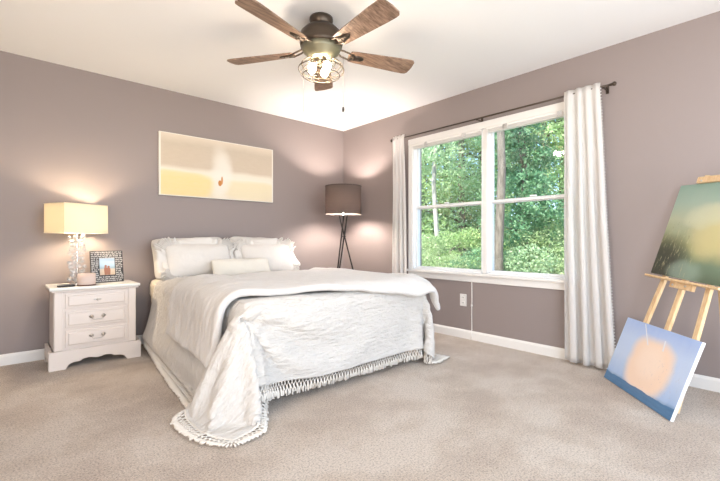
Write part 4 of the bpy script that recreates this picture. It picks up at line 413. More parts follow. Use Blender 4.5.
# bed: mattress, box spring, frame
bed = thing('bed', 'queen bed with cream sheet on a low metal frame against the wall', 'bed', (-1.64, -1.05, 0))
X = lambda x: x + 1.64
Y = lambda y: y + 1.05
obj('mattress', B(X(-2.39), X(-.89), Y(-2.05), Y(-.03), .36, .595, .05, 4), M['sheet'], bed, True)
bm = B(X(-2.40), X(-.88), Y(-1.2), Y(-.02), .42, .608, .055, 5)
obj('fitted_sheet', bm, M['sheet'], bed, True)
obj('box_spring', B(X(-2.37), X(-.90), Y(-2.03), Y(-.03), .17, .36, .03, 3), M['lumbar'], bed, True)
bm = bmesh.new()
for x in (-2.33, -.96, -1.64): box(bm, X(x) - .015, X(x) + .015, Y(-1.98), Y(-.06), .14, .17)
for y in (-1.95, -1.05, -.1): box(bm, X(-2.33), X(-.96), Y(y) - .015, Y(y) + .015, .14, .17)
obj('bed_frame', bm, M['black_metal'], bed)
for x in (-2.28, -1.0, -1.64):
    for y in (-1.9, -.15):
        bm = bmesh.new(); tube(bm, [(X(x), Y(y), 0), (X(x), Y(y), .14)], .018, 10); obj('leg', bm, M['black_metal'], bed, True)

cv = thing('comforter', 'white cotton comforter with tasselled hem draped over bed foot, corner pooling on the carpet', 'bedding', (-1.64, -2.0, 0))
off = np.array([-1.64, -2.0, 0.0])
g = upsample(cov[0:82, 3:102] - off, 3)
gridmesh('sheet_of_cloth', g, M['cotton'], cv, .014, .0093, .0055, (1.3, 9), 3.3, .006)
# tasselled hem: knotted mesh and hanging strands along the three free edges
def fringe(cov, off):
    ny, nx = cov.shape[:2]; path = []                       # (inner point, outer point)
    for j in range(0, ny - 4): path.append((cov[j, 3], cov[j, 0]))
    for i in range(4): path.append((cov[ny - 4, 3], cov[ny - 4 + i, 0]))
    for i in range(4): path.append((cov[ny - 4, 3], cov[ny - 1, i]))
    for i in range(4, nx - 4): path.append((cov[ny - 4, i], cov[ny - 1, i]))
    for i in range(4): path.append((cov[ny - 4, nx - 4], cov[ny - 1, nx - 4 + i]))
    for j in range(ny - 1, -1, -1): path.append((cov[min(j, ny - 4), nx - 4], cov[j, nx - 1]))
    I = np.array([p[0] for p in path]); O = np.array([p[1] for p in path])
    L = np.concatenate([[0], np.cumsum(np.linalg.norm(np.diff((I + 2 * O) / 3, axis=0), axis=1))])
    N = int(L[-1] / .0125); ts = np.linspace(0, L[-1], N)
    Ii = np.stack([np.interp(ts, L, I[:, k]) for k in range(3)], 1) - off; Oo = np.stack([np.interp(ts, L, O[:, k]) for k in range(3)], 1) - off
    rnd = random.Random(5); bm = bmesh.new()
    lift = np.array([0, 0, .008])
    def P(k, s, dz=0):
        k = max(0, min(N - 1, k)); p = Ii[k] + (Oo[k] - Ii[k]) * s + lift
        p = p.copy(); p[2] = max(p[2] + dz, .006); return p
    for k in range(N):
        j = rnd.uniform(-.08, .12); r = rnd.uniform(.0036, .0052)
        if k % 2 == 0:
            tube(bm, [P(k, -.12), P(k + 1, .24), P(k, .50)], .0026, 4, False); tube(bm, [P(k, -.12), P(k - 1, .24), P(k, .50)], .0026, 4, False)
            for q in (.0, .08): tube(bm, [P(k, q), P(k + 2, q)], .003, 4, False)
            ball(bm, P(k, .50), .0065, 5)
        e = P(k, 1.04 + j); q = np.array([rnd.uniform(-.004, .004), rnd.uniform(-.004, .004), 0])
        tube(bm, [P(k - k % 2, .50), P(k, .75) + q * .5, e + q], [r * .7, r, r * 1.25], 5, True)
    return bm
obj('fringe', fringe(cov, off), M['fringe'], cv, True)

dv = upsample(unpack(DUV), 8)
g_ = None
dt = thing('duvet', 'thick white duvet folded across the top of bed, hanging over the left side', 'bedding', (-1.64, -1.5, .65))
dv = dv - np.array([-1.64, -1.5, .65])
def puffy(name, a, T, Redge, step, parent, m_):
    """closed cloth body whose thickness rounds off towards the free edges"""
    ny, nx = a.shape[:2]; du = np.gradient(a, axis=1); dw = np.gradient(a, axis=0); n = np.cross(dw, du); n /= np.linalg.norm(n, axis=2, keepdims=True) + 1e-9
    ve = []; uv = []
    for side in (1, 0):
        for j in range(ny):
            for i in range(nx):
                e = min(i, nx - 1 - i, j, ny - 1 - j) * step; f = math.sqrt(max(0, 1 - (1 - min(1, e / Redge)) ** 2))
                u, v = i * step, j * step
                w = noise.fractal(Vector((u * 2.4, v * 3.6, 7.7)), .9, 2.1, 4) * .012 + noise.noise(Vector((u * 1.3 + v, v * 2.0, 3))) * .010
                edge = .014 * noise.noise(Vector((u * 6, v * 6, 1.5))) * (1 - min(1, e / .2))
                lift = T * (.52 + .48 * f * (1 if side else -1)) + (w if side else w * .3) * (.5 + .5 * f) + edge
                p = a[j, i] + n[j, i] * lift; ve.append(p.tolist()); uv.append((u, v))
    m0 = ny * nx; fs = []
    for k in range(2):
        for j in range(ny - 1):
            for i in range(nx - 1):
                q = [k * m0 + j * nx + i, k * m0 + (j + 1) * nx + i, k * m0 + (j + 1) * nx + i + 1, k * m0 + j * nx + i + 1]; fs.append(q if k == 0 else q[::-1])
    bm = bmesh.new(); bv = [bm.verts.new(v) for v in ve]; ul = bm.loops.layers.uv.new('cloth')
    for f in fs:
        F = bm.faces.new([bv[i] for i in f])
        for l, i in zip(F.loops, f): l[ul].uv = uv[i]
    bmesh.ops.remove_doubles(bm, verts=bm.verts, dist=.0004); return obj(name, bm, m_, parent, True)
dt.location.z = .632
puffy('duvet_body', dv, .052, .055, .0095, dt, M['duvet'])

# ---------------------------------------------------------------- pillows
def superell(t, n=3.6):
    c, s = math.cos(t), math.sin(t)
    return (abs(c) ** (2 / n)) * (1 if c > 0 else -1), (abs(s) ** (2 / n)) * (1 if s > 0 else -1)
def cushion(w, h, t, seed, n=40, wr=.010):
    vs, fs = [], []
    for side in (-1, 1):
        for j in range(n + 1):
            for i in range(n + 1):
                a, c = -1 + 2 * i / n, -1 + 2 * j / n
                # pinch the outline between the corners
                px = a * w / 2 * (1 - .03 * (1 - c * c) - .06 * abs(c) ** 8 * a * a) ; pz = c * h / 2 * (1 - .04 * (1 - a * a) - .10 * abs(a) ** 8 * c * c + .03 * noise.noise(Vector((a * 2.5, c, seed))))
                th = ((1 - abs(a) ** 3.2) * (1 - abs(c) ** 3.2)) ** .62
                nn = noise.fractal(Vector((px * 5 + seed, pz * 5, side * 3 + seed)), .8, 2.2, 3)
                y = side * (t / 2 * th + (wr * nn) * min(1, th * 2))
                vs.append((px, y, pz))
    m = (n + 1) ** 2
    for k in range(2):
        for j in range(n):
            for i in range(n):
                q = [k * m + j * (n + 1) + i, k * m + j * (n + 1) + i + 1, k * m + (j + 1) * (n + 1) + i + 1, k * m + (j + 1) * (n + 1) + i]
                fs.append(q if k == 0 else q[::-1])
    bm = bmesh.new(); bv = [bm.verts.new(v) for v in vs]
    for f in fs: bm.faces.new([bv[i] for i in f])
    bmesh.ops.remove_doubles(bm, verts=bm.verts, dist=.0008); return bm
def ruffle(w, h, width, seed, waves=44, amp=.020):
    bm = bmesh.new(); n = waves * 8; rings = []
    for layer in (0, 1):
        rings = []
        for k in range(n):
            t = k / n * 2 * math.pi; x, z = superell(t, 9)
            ph = k / 8 * 2 * math.pi; row = []
            wv = width * (1 - .45 * layer)
            for q in range(5):
                s = q / 4; a = amp * (.35 + s) * math.sin(ph + layer * 2 + 1.6 * noise.noise(Vector((x * 4, z * 4, seed))))
                e = s * wv * (1 + .45 * noise.noise(Vector((x * 9 + seed, z * 9, layer))))
                row.append(bm.verts.new((x * (w / 2 - .012) + e * (x if abs(x) > .98 else x * abs(x)), a - .012 * layer, z * (h / 2 - .012) + e * (z if abs(z) > .98 else z * abs(z)))))
            rings.append(row)
        for k in range(n):
            for q in range(4): bm.faces.new((rings[k][q], rings[(k + 1) % n][q], rings[(k + 1) % n][q + 1], rings[k][q + 1]))
    return bm
def pillow(label, x, y, z, w, h, t, lean, yaw=0, roll=0, ruf=0, seed=1, material='pillow', group=None, panel=False):
    p = thing('pillow', label, 'pillow', (x, y, z), 0, group)
    p.rotation_euler = (R(-lean), R(roll), R(yaw))
    c = obj('cushion', cushion(w, h, t, seed), M[material], p, True)
    if ruf:
        r = obj('ruffle', ruffle(w, h, ruf, seed), M[material], p, True)
        s = r.modifiers.new('t', 'SOLIDIFY'); s.thickness = .0015
    return p
pillow('plain white bed pillow against the wall behind the left ruffled pillow', -2.05, -.15, .805, .70, .41, .16, 16, 1, -2, 0, 2.2, group='plain white pillows against the wall')
pillow('plain white bed pillow against the wall behind the right ruffled pillow', -1.34, -.15, .805, .62, .43, .16, 16, 0, 2, 0, 4.1, group='plain white pillows against the wall')
pillow('large white ruffled pillow at the left of bed, nearest the table lamp', -2.04, -.37, .785, .62, .33, .19, 26, 2, 0, .075, 5.3, group='white ruffled pillows')
pillow('large white ruffled pillow at the right of bed, nearest the floor lamp', -1.34, -.37, .780, .58, .33, .19, 26, -2, 0, .075, 8.8, group='white ruffled pillows')
lp = pillow('small oblong cream pillow in front of the ruffled pillows', -1.74, -.62, .712, .60, .19, .12, 22, 3, 0, 0, 6.1, 'lumbar')

# ---------------------------------------------------------------- nightstand
ns = thing('nightstand', 'white painted three-drawer nightstand beside bed, under the crystal lamp', 'nightstand', (-2.865, -.23, 0))
W = M['white_furniture']; hw = .275; yf = -.185; yb = .17
obj('body', B(-hw, hw, yf, yb, .13, .585, .006), W, ns)
# scalloped plinth: front apron with bracket feet and two side boards
ap = [(-.305, 0), (-.205, 0), (-.195, .018), (-.180, .036), (-.150, .046), (-.115, .046), (-.095, .060), (-.055, .066), (-.03, .060), (0, .052), (.03, .060), (.055, .066), (.095, .060),
      (.115, .046), (.150, .046), (.180, .036), (.195, .018), (.205, 0), (.305, 0), (.305, .125), (.295, .138), (-.295, .138), (-.305, .125)]
bm = bmesh.new(); prism(bm, ap, 'y', -.212, -.190)
sp = [(-.190, 0), (-.13, 0), (-.11, .04), (-.05, .06), (.05, .06), (.10, .04), (.12, 0), (.175, 0), (.175, .138), (-.190, .138)]
prism(bm, sp, 'x', -.305, -.285); prism(bm, sp, 'x', .285, .305)
obj('plinth', bm, W, ns)
obj('top_board', B(-.302, .302, -.215, .185, .592, .615, .007, 3), M['furniture_top'], ns)
bm = bmesh.new(); box(bm, -.288, .288, -.200, .178, .578, .593, .003)
for k in range(44): box(bm, -.286 + k * .0132, -.278 + k * .0132, -.206, -.199, .580, .590, .001)
obj('bead_moulding', bm, W, ns)
for x in (-hw + .03, hw - .03): obj('pilaster', B(x - .026, x + .026, -.193, -.184, .14, .578, .004), W, ns)
for n_, (z0, z1) in enumerate(((.452, .566), (.305, .435), (.155, .288))):
    bm = bmesh.new(); z1 += .0
    box(bm, -.205, .205, -.198, -.183, z0, z1, .004); box(bm, -.188, .188, -.206, -.196, z0 + .018, z1 - .018, .008, 3)
    d = obj('drawer', bm, W, ns); zc = (z0 + z1) / 2
    if n_ == 0:
        bm = bmesh.new(); ball(bm, (0, -.222, zc), .010, 12); tube(bm, [(0, -.205, zc), (0, -.216, zc)], .006, 10)
        box(bm, -.026, .026, -.2085, -.2055, zc - .006, zc + .006, .002); obj('knob', bm, M['brass'], d, True)
    else:
        bm = bmesh.new()
        for s in (-1, 1):
            prism(bm, [(s * .040 + p * .017, zc + .008 + q * .013) for p, q in ((-1, 0), (-.6, .8), (0, 1.1), (.6, .8), (1, 0), (.5, -.8), (0, -1.1), (-.5, -.8))], 'y', -.2085, -.2055)
            ball(bm, (s * .040, -.213, zc + .008), .006, 8)
        tube(bm, [(-.040, -.213, zc + .008), (-.036, -.224, zc - .006), (-.022, -.228, zc - .016), (0, -.229, zc - .013), (.022, -.228, zc - .016), (.036, -.224, zc - .006), (.040, -.213, zc + .008)], .0038, 8)
        obj('handle', bm, M['brass'], d, True)

# table lamp of crystal balls
ZT = .6155
tl = thing('table_lamp', 'lit table lamp with rectangular cream shade on crystal ball stem', 'lamp', (-2.975, -.235, ZT), R(25))
bm = bmesh.new(); lathe(bm, [(.055, 0), (.055, .010), (.048, .014), (.02, .018), (.007, .022)], 32); obj('base', bm, M['chrome'], tl, True)
bm = bmesh.new(); tube(bm, [(0, 0, .018), (0, 0, .50)], .005, 10)
rodbm = bm; rnd = random.Random(11)
for L_ in range(11):
    z = .045 + L_ * .034
    for q in range(5):
        a = q * 2 * math.pi / 5 + L_ * .63; rr = .034 if (q + L_) % 2 else .050
        c = (rr * math.cos(a), rr * math.sin(a), z + rnd.uniform(-.006, .006)); bm = bmesh.new(); ball(bm, c, rnd.choice((.012, .015, .017)), 12); obj('crystal_ball', bm, M['glass'], tl, True)
bm = rodbm
for L_ in range(11):
    for q in range(5):
        a = q * 2 * math.pi / 5 + L_ * .63; rr = .034 if (q + L_) % 2 else .050
        tube(bm, [(0, 0, .045 + L_ * .034), (rr * .6 * math.cos(a), rr * .6 * math.sin(a), .045 + L_ * .034)], .0015, 5)
obj('rod', bm, M['chrome'], tl)
SW, SD, Z0, Z1 = .17, .125, 1.030 - ZT, 1.258 - ZT
bm = bmesh.new(); t_ = .0025
for a in ((-SW, SW, -SD, -SD + t_), (-SW, SW, SD - t_, SD), (-SW, -SW + t_, -SD + t_, SD - t_), (SW - t_, SW, -SD + t_, SD - t_)): box(bm, *a, Z0, Z1)
sh = obj('lamp_shade', bm, M['shade_cream'], tl)
for z in (Z0, Z1):
    bm = bmesh.new()
    for a, b_ in (((-SW, -SD), (SW, -SD)), ((SW, -SD), (SW, SD)), ((SW, SD), (-SW, SD)), ((-SW, SD), (-SW, -SD))): tube(bm, [(*a, z), (*b_, z)], .003, 6)
    obj('shade_trim', bm, M['shade_cream'], sh)
bm = bmesh.new(); tube(bm, [(-SW, 0, Z1 - .01), (SW, 0, Z1 - .01)], .002, 6); tube(bm, [(0, -SD, Z1 - .01), (0, SD, Z1 - .01)], .002, 6); obj('shade_holder', bm, M['chrome'], tl)
bm = bmesh.new(); ball(bm, (0, 0, .535), .030, 16); lathe(bm, [(.014, .47), (.016, .50), (.024, .515)], 16); o = obj('light_bulb', bm, M['lamp_bulb'], tl, True)

# candle in a glass jar
cn = thing('candle', 'peach candle in round glass jar in front of the crystal lamp', 'candle', (-2.925, -.345, ZT))
bm = bmesh.new(); lathe(bm, [(.001, 0.0), (.052, 0), (.060, .008), (.062, .03), (.062, .092), (.0595, .092), (.0595, .012), (.0015, .008)], 40, cap=False); obj('jar', bm, mat('frosted_pink_glass', (.86, .70, .62), .25, 0, **{'Transmission Weight': .2, 'IOR': 1.3}), cn, True)
bm = bmesh.new(); lathe(bm, [(.0, .010), (.057, .010), (.058, .060), (.055, .064), (.0, .062)], 40, cap=False); obj('wax', bm, mat('peach_wax', (.75, .38, .27), .4, 0, **{'Subsurface Weight': .3}), cn, True)
bm = bmesh.new(); lathe(bm, [(.0, .0), (.064, 0), (.064, .007), (.0, .008)], 32, cap=False); obj('coaster', bm, mat('dark_wood_coaster', (.12, .04, .02), .5), cn, True)
for q in range(1):
    bm = bmesh.new(); tube(bm, [(0, 0, .062), (.001, 0, .074)], .0015, 6); obj('wick', bm, M['dark_plastic'], cn)
# remote control
rc = thing('remote_control', 'small dark remote lying at left of the candle', 'remote', (-3.05, -.38, ZT), R(12))
obj('case', B(-.065, .045, -.018, .018, 0, .014, .004), M['dark_plastic'], rc)
bm = bmesh.new()
for i in range(6):
    for j in range(3): box(bm, -.055 + i * .016, -.047 + i * .016, -.011 + j * .009, -.005 + j * .009, .0138, .0155)
obj('buttons', bm, mat('grey_rubber', (.2, .2, .2), .6), rc)

# photo frame with rows of small white words
pf = thing('photo_frame', 'black picture frame covered in white words with a small beach photo', 'picture frame', (-2.755, -.20, ZT))
pf.rotation_euler = (R(-9), 0, R(8))
fw, fh = .122, .268
bm = bmesh.new()
for a in ((-fw, -.058, 0, fh), (.058, fw, 0, fh), (-.058, .058, 0, .062), (-.058, .058, fh - .062, fh)): box(bm, a[0], a[1], -.009, .009, a[2], a[3], .0015)
obj('frame', bm, M['dark_plastic'], pf)
WT = mat('white_print', (.75, .73, .70), .6); bm = bmesh.new(); rnd = random.Random(4)
def words(x0, x1, z):
    x = x0
    while x < x1 - .008:
        w = min(rnd.uniform(.010, .03), x1 - x); q = x
        while q < x + w - .002:          # letter-like strokes
            hh = rnd.choice((.010, .010, .007)); box(bm, q, q + .0028, -.0102, -.0088, z, z + hh)
            if rnd.random() < .6: zz = z + rnd.choice((0, hh - .002, hh / 2)); box(bm, q, q + .0048, -.0102, -.0088, zz, zz + .002)
            q += .0056
        x += w + .005
for r_ in range(16):
    z = .008 + r_ * .0162
    if .052 < z < fh - .068: words(-fw + .005, -.062, z); words(.063, fw - .005, z)
    else: words(-fw + .005, fw - .005, z)
obj('white_words', bm, WT, pf)
pm = mat('beach_photo', (.5, .5, .5), .35); v = coord(pm, 'Generated'); s = sep(pm, v)
c = ramp(pm, s[2], [(.0, (.55, .42, .30)), (.34, (.62, .50, .38)), (.40, (.30, .42, .48)), (.55, (.42, .56, .66)), (1, (.62, .74, .84))])
ln(pm, c, bsdf(pm).inputs['Base Color'])
ph = obj('photo', B(-.058, .058, -.004, .0, .062, fh - .062), pm, pf)
bm = bmesh.new()
for dx, hh in ((-.012, .082), (.010, .074)):
    prism(bm, [(dx - .010, .064), (dx + .010, .064), (dx + .013, .064 + hh * .5), (dx + .011, .064 + hh * .78), (dx - .011, .064 + hh * .78), (dx - .013, .064 + hh * .5)], 'y', -.0055, -.0038)
    ball(bm, (dx, -.0046, .064 + hh * .90), .0095, 8)
for v_ in bm.verts: v_.co.y = max(v_.co.y, -.006)
obj('couple_in_photo', bm, mat('figure_print', (.30, .13, .08), .5), pf)
obj('easel_back', B(-.03, .03, .008, .012, .0, .2), M['dark_plastic'], pf)

# ---------------------------------------------------------------- painting over the bed
def canvas(name, label, w, h, t, material, matrix):
    bm = B(-w / 2, w / 2, 0, t, -h / 2, h / 2, .002)
    o = obj(name, bm, material); o.data.materials.append(mat('canvas_edge_' + name, (.72, .70, .66), .8))
    for p in o.data.polygons:
        if p.normal.y > -.7: p.material_index = 1
    o.matrix_world = matrix; return tag(o, label, 'painting')
def blob(m, s, cx, cz, rx, rz, p=2.0, soft=1.0):
    a = math_(m, 'POWER', math_(m, 'ABSOLUTE', math_(m, 'DIVIDE', math_(m, 'SUBTRACT', s[0], cx), rx)), p)
    b_ = math_(m, 'POWER', math_(m, 'ABSOLUTE', math_(m, 'DIVIDE', math_(m, 'SUBTRACT', s[2], cz), rz)), p)
    n = nd(m, 'ShaderNodeMapRange'); ln(m, math_(m, 'ADD', a, b_), n.inputs[0]); n.inputs[1].default_value = 1 + soft; n.inputs[2].default_value = max(0, 1 - soft)
    n.interpolation_type = 'SMOOTHSTEP'; return n.outputs[0]
def dist_vec(m, amt, scale, which='Generated'):
    v = coord(m, which); n = nd(m, 'ShaderNodeTexNoise', Scale=scale, Detail=4); ln(m, v, n.inputs['Vector'])
    a = nd(m, 'ShaderNodeMix', data_type='VECTOR', blend_type='MIX') if False else nd(m, 'ShaderNodeVectorMath', operation='MULTIPLY_ADD')
    s = nd(m, 'ShaderNodeVectorMath', operation='SUBTRACT'); ln(m, n.outputs['Color'], s.inputs[0]); s.inputs[1].default_value = (.5, .5, .5)
    ln(m, s.outputs[0], a.inputs[0]); a.inputs[1].default_value = (amt, amt, amt); ln(m, v, a.inputs[2]); return a.outputs[0]
m = mat('pale_abstract_paint', (.7, .6, .5), .7); v = dist_vec(m, .10, 3); s = sep(m, v)
c = ramp(m, s[2], [(.0, (.70, .61, .47)), (.30, (.74, .66, .46)), (.36, (.78, .73, .62)), (.43, (.74, .69, .58)), (.50, (.54, .44, .33)), (.85, (.50, .42, .32)), (.97, (.64, .55, .44))])
yel = math_(m, 'MULTIPLY', blob(m, s, .16, .20, .26, .20, 4, .6), .75)
c = mixc(m, yel, c, (.78, .60, .20)); yel2 = math_(m, 'MULTIPLY', blob(m, s, .78, .18, .22, .16, 4, .8), .45); c = mixc(m, yel2, c, (.74, .64, .38))
c = mixc(m, math_(m, 'MULTIPLY', blob(m, s, .5, .42, .085, .42, 2, .95), .85), c, (.78, .75, .68))
c = mixc(m, math_(m, 'MULTIPLY', noisetex(m, coord(m, 'Generated', (3, 1, 5)), 5, 5, .7), .35), c, (.72, .65, .55))
s0 = sep(m, coord(m, 'Generated'))
c = mixc(m, blob(m, s0, .487, .27, .016, .05, 2, .3), c, (.50, .20, .05)); c = mixc(m, blob(m, s0, .505, .32, .008, .07, 2, .3), c, (.55, .25, .08))
edge = math_(m, 'MAXIMUM', math_(m, 'ABSOLUTE', math_(m, 'SUBTRACT', s0[0], .5)), math_(m, 'ABSOLUTE', math_(m, 'SUBTRACT', s0[2], .5)))
c = mixc(m, math_(m, 'GREATER_THAN', edge, .488), c, (.78, .74, .66))
ln(m, c, bsdf(m).inputs['Base Color']); bump(m, noisetex(m, coord(m, 'Object'), 60, 4), .2, .003)
canvas('abstract_painting', 'long pale beige and yellow abstract canvas hanging over the bed', 1.224, .612, .028, m, Matrix.Translation((-1.695, -.030, 1.715)))

# ---------------------------------------------------------------- floor lamp in the corner
fl = thing('floor_lamp', 'lit tripod floor lamp with brown drum shade in the room corner', 'lamp', (-.405, -.49, 0), R(20))
r0 = .213; z0, z1 = 1.285, 1.612
bm = bmesh.new(); lathe(bm, [(r0, z0), (r0, z1)], 64, cap=False); o = obj('lamp_shade', bm, M['shade_brown'], fl, True)
bm = bmesh.new(); lathe(bm, [(r0 - .004, z0 + .001), (r0 - .004, z1 - .001)], 64, cap=False); obj('shade_lining', bm, M['shade_lining_t'] if 'shade_lining_t' in M else M['shade_brown'], o, True)
brm = mat('shade_trim_brown', (.05, .035, .03), .8)
for z in (z0, z1):
    bm = bmesh.new(); closed_tube(bm, [(r0 * math.cos(k * math.pi / 32), r0 * math.sin(k * math.pi / 32), z) for k in range(64)], .004, 6)
    obj('shade_rim', bm, brm, o, True)
bm = bmesh.new()
for k in range(3): a = k * 2 * math.pi / 3; tube(bm, [(.02 * math.cos(a), .02 * math.sin(a), z1 - .03), (r0 * math.cos(a), r0 * math.sin(a), z1 - .005)], .002, 6)
obj('spider', bm, M['chrome'], fl)
bm = bmesh.new(); lathe(bm, [(.001, 1.262), (.06, 1.262), (.062, 1.268), (.06, 1.274), (.018, 1.275), (.018, 1.34), (.001, 1.34)], 24, cap=False); obj('socket_plate', bm, M['chrome'], fl, True)
bm = bmesh.new(); ball(bm, (0, 0, 1.455), .032, 16); lathe(bm, [(.014, 1.335), (.016, 1.40), (.026, 1.43)], 16); obj('light_bulb', bm, M['lamp_bulb2'] if 'lamp_bulb2' in M else M['lamp_bulb'], fl, True)
for k in range(3):
    a = k * 2 * math.pi / 3 + .45; b2 = a + math.pi * .86
    top = Vector((.055 * math.cos(a), .055 * math.sin(a), 1.268)); bot = Vector((.27 * math.cos(b2), .27 * math.sin(b2), .008))
    bm = bmesh.new(); tube(bm, [top, bot], .0085, 10); l = obj('leg', bm, M['black_metal'], fl, True)
    bm = bmesh.new(); tube(bm, [bot + Vector((0, 0, -.008)), bot + Vector((0, 0, .012))], .012, 10); obj('foot', bm, M['dark_plastic'], l, True)
bm = bmesh.new(); closed_tube(bm, [(.030 * math.cos(k * math.pi / 8), .030 * math.sin(k * math.pi / 8), 1.02) for k in range(16)], .004, 6); obj('collar', bm, M['black_metal'], fl, True)

# ---------------------------------------------------------------- ceiling fan
FC = Vector((-1.850, -2.018, 0))
fan = thing('ceiling_fan', 'five-blade ceiling fan with wooden blades and lit wire cage light', 'ceiling fan', (FC.x, FC.y, H))
D = lambda z: z - H
bm = bmesh.new(); lathe(bm, [(.001, D(2.44)), (.076, D(2.44)), (.078, D(2.425)), (.072, D(2.395)), (.060, D(2.38)), (.001, D(2.378))], 40, cap=False); obj('canopy', bm, M['bronze'], fan, True)
bm = bmesh.new(); lathe(bm, [(.001, D(2.385)), (.070, D(2.383)), (.105, D(2.368)), (.136, D(2.335)), (.142, D(2.30)), (.138, D(2.275)), (.142, D(2.27)), (.136, D(2.245)), (.001, D(2.243))], 48, cap=False)
obj('motor_housing', bm, M['bronze'], fan, True)
bm = bmesh.new(); lathe(bm, [(.001, D(2.246)), (.134, D(2.244)), (.120, D(2.215)), (.095, D(2.195)), (.090, D(2.175)), (.001, D(2.173))], 48, cap=False); obj('switch_housing', bm, M['bronze_green'], fan, True)
a0 = 50.9
for k in range(5):
    a = R(a0 + 72 * k + 1)
    rot = Matrix.Rotation(a, 4, 'Z') @ Matrix.Translation((0, 0, D(2.222))) @ Matrix.Rotation(R(-12), 4, 'X')
    bm = bmesh.new()
    # blade outline: narrow root, wider rounded tip
    out = [(.20, -.048), (.24, -.054), (.40, -.064), (.56, -.074), (.63, -.076), (.655, -.072), (.668, -.058), (.674, 0), (.668, .058), (.655, .072), (.63, .076), (.56, .074), (.40, .064), (.24, .054), (.20, .048), (.19, 0)]
    prism(bm, out, 'z', -.004, .004); bmesh.ops.transform(bm, matrix=rot, verts=bm.verts)
    bl = obj('blade', bm, M['blade'], fan)
    bm = bmesh.new()
    # bracket: open loop arm and oval plate under the blade
    tube(bm, [(.105, -.012, .028), (.15, -.030, .010), (.205, -.030, -.006), (.235, -.012, -.008)], .006, 8); tube(bm, [(.105, .012, .028), (.15, .030, .010), (.205, .030, -.006), (.235, .012, -.008)], .006, 8)
    prism(bm, [(.245 + .055 * math.cos(q * math.pi / 10), .024 * math.sin(q * math.pi / 10)) for q in range(20)], 'z', -.010, -.004)
    for sx in (.225, .265): ball(bm, (sx, 0, -.010), .005, 8)
    bmesh.ops.transform(bm, matrix=rot, verts=bm.verts); obj('blade_bracket', bm, M['bronze'], fan, True)
CZ = D(2.100)
bm = bmesh.new()
def cg(th, ph): return Vector((.150 * math.cos(ph) * math.cos(th), .150 * math.cos(ph) * math.sin(th), CZ + .068 * math.sin(ph)))
for k in range(12):
    th = k * math.pi / 6; tube(bm, [cg(th, R(p)) for p in range(-66, 61, 9)], .0022, 6)
for ph in (-66, -36, 0, 30, 60): closed_tube(bm, [cg(q * math.pi / 24, R(ph)) for q in range(48)], .0028, 6)
obj('wire_cage', bm, M['cage'] if 'cage' in M else M['brass'], fan, True)
for k in range(3):
    a = R(a0 + 100 + 120 * k); c = Vector((.060 * math.cos(a), .060 * math.sin(a), CZ + .005)); up = Vector((.026 * math.cos(a), .026 * math.sin(a), D(2.172)))
    bm = bmesh.new(); tube(bm, [up, c + (up - c) * .45], .014, 12); s_ = obj('lamp_socket', bm, M['bronze'], fan, True)
    bm = bmesh.new(); ball(bm, (0, 0, 0), .026, 14)
    for v_ in bm.verts: v_.co.z *= 1.25
    bmesh.ops.translate(bm, verts=bm.verts, vec=c); obj('light_bulb', bm, M['bulb'], s_, True)
fr = Vector((math.cos(R(48.2)), math.sin(R(48.2)), 0)); rt = Vector((math.sin(R(48.2)), -math.cos(R(48.2)), 0))
for off_, zz in ((rt * .145 + fr * .0, 1.855), (rt * -.126 + fr * .05, 1.84)):
    bm = bmesh.new(); p = Vector((off_.x, off_.y, 0)); ins = p * .62
    tube(bm, [(ins.x, ins.y, D(2.20)), (p.x, p.y, D(2.175)), (p.x, p.y, D(zz))], .0009, 5); ch = obj('pull_chain', bm, M['bronze'], fan)
    if zz > 1.85:
        bm = bmesh.new(); lathe(bm, [(.001, 0), (.007, -.004), (.009, -.018), (.006, -.032), (.001, -.036)], 14, (p.x, p.y, D(zz)), False); obj('pendant', bm, M['dark_plastic'], ch, True)

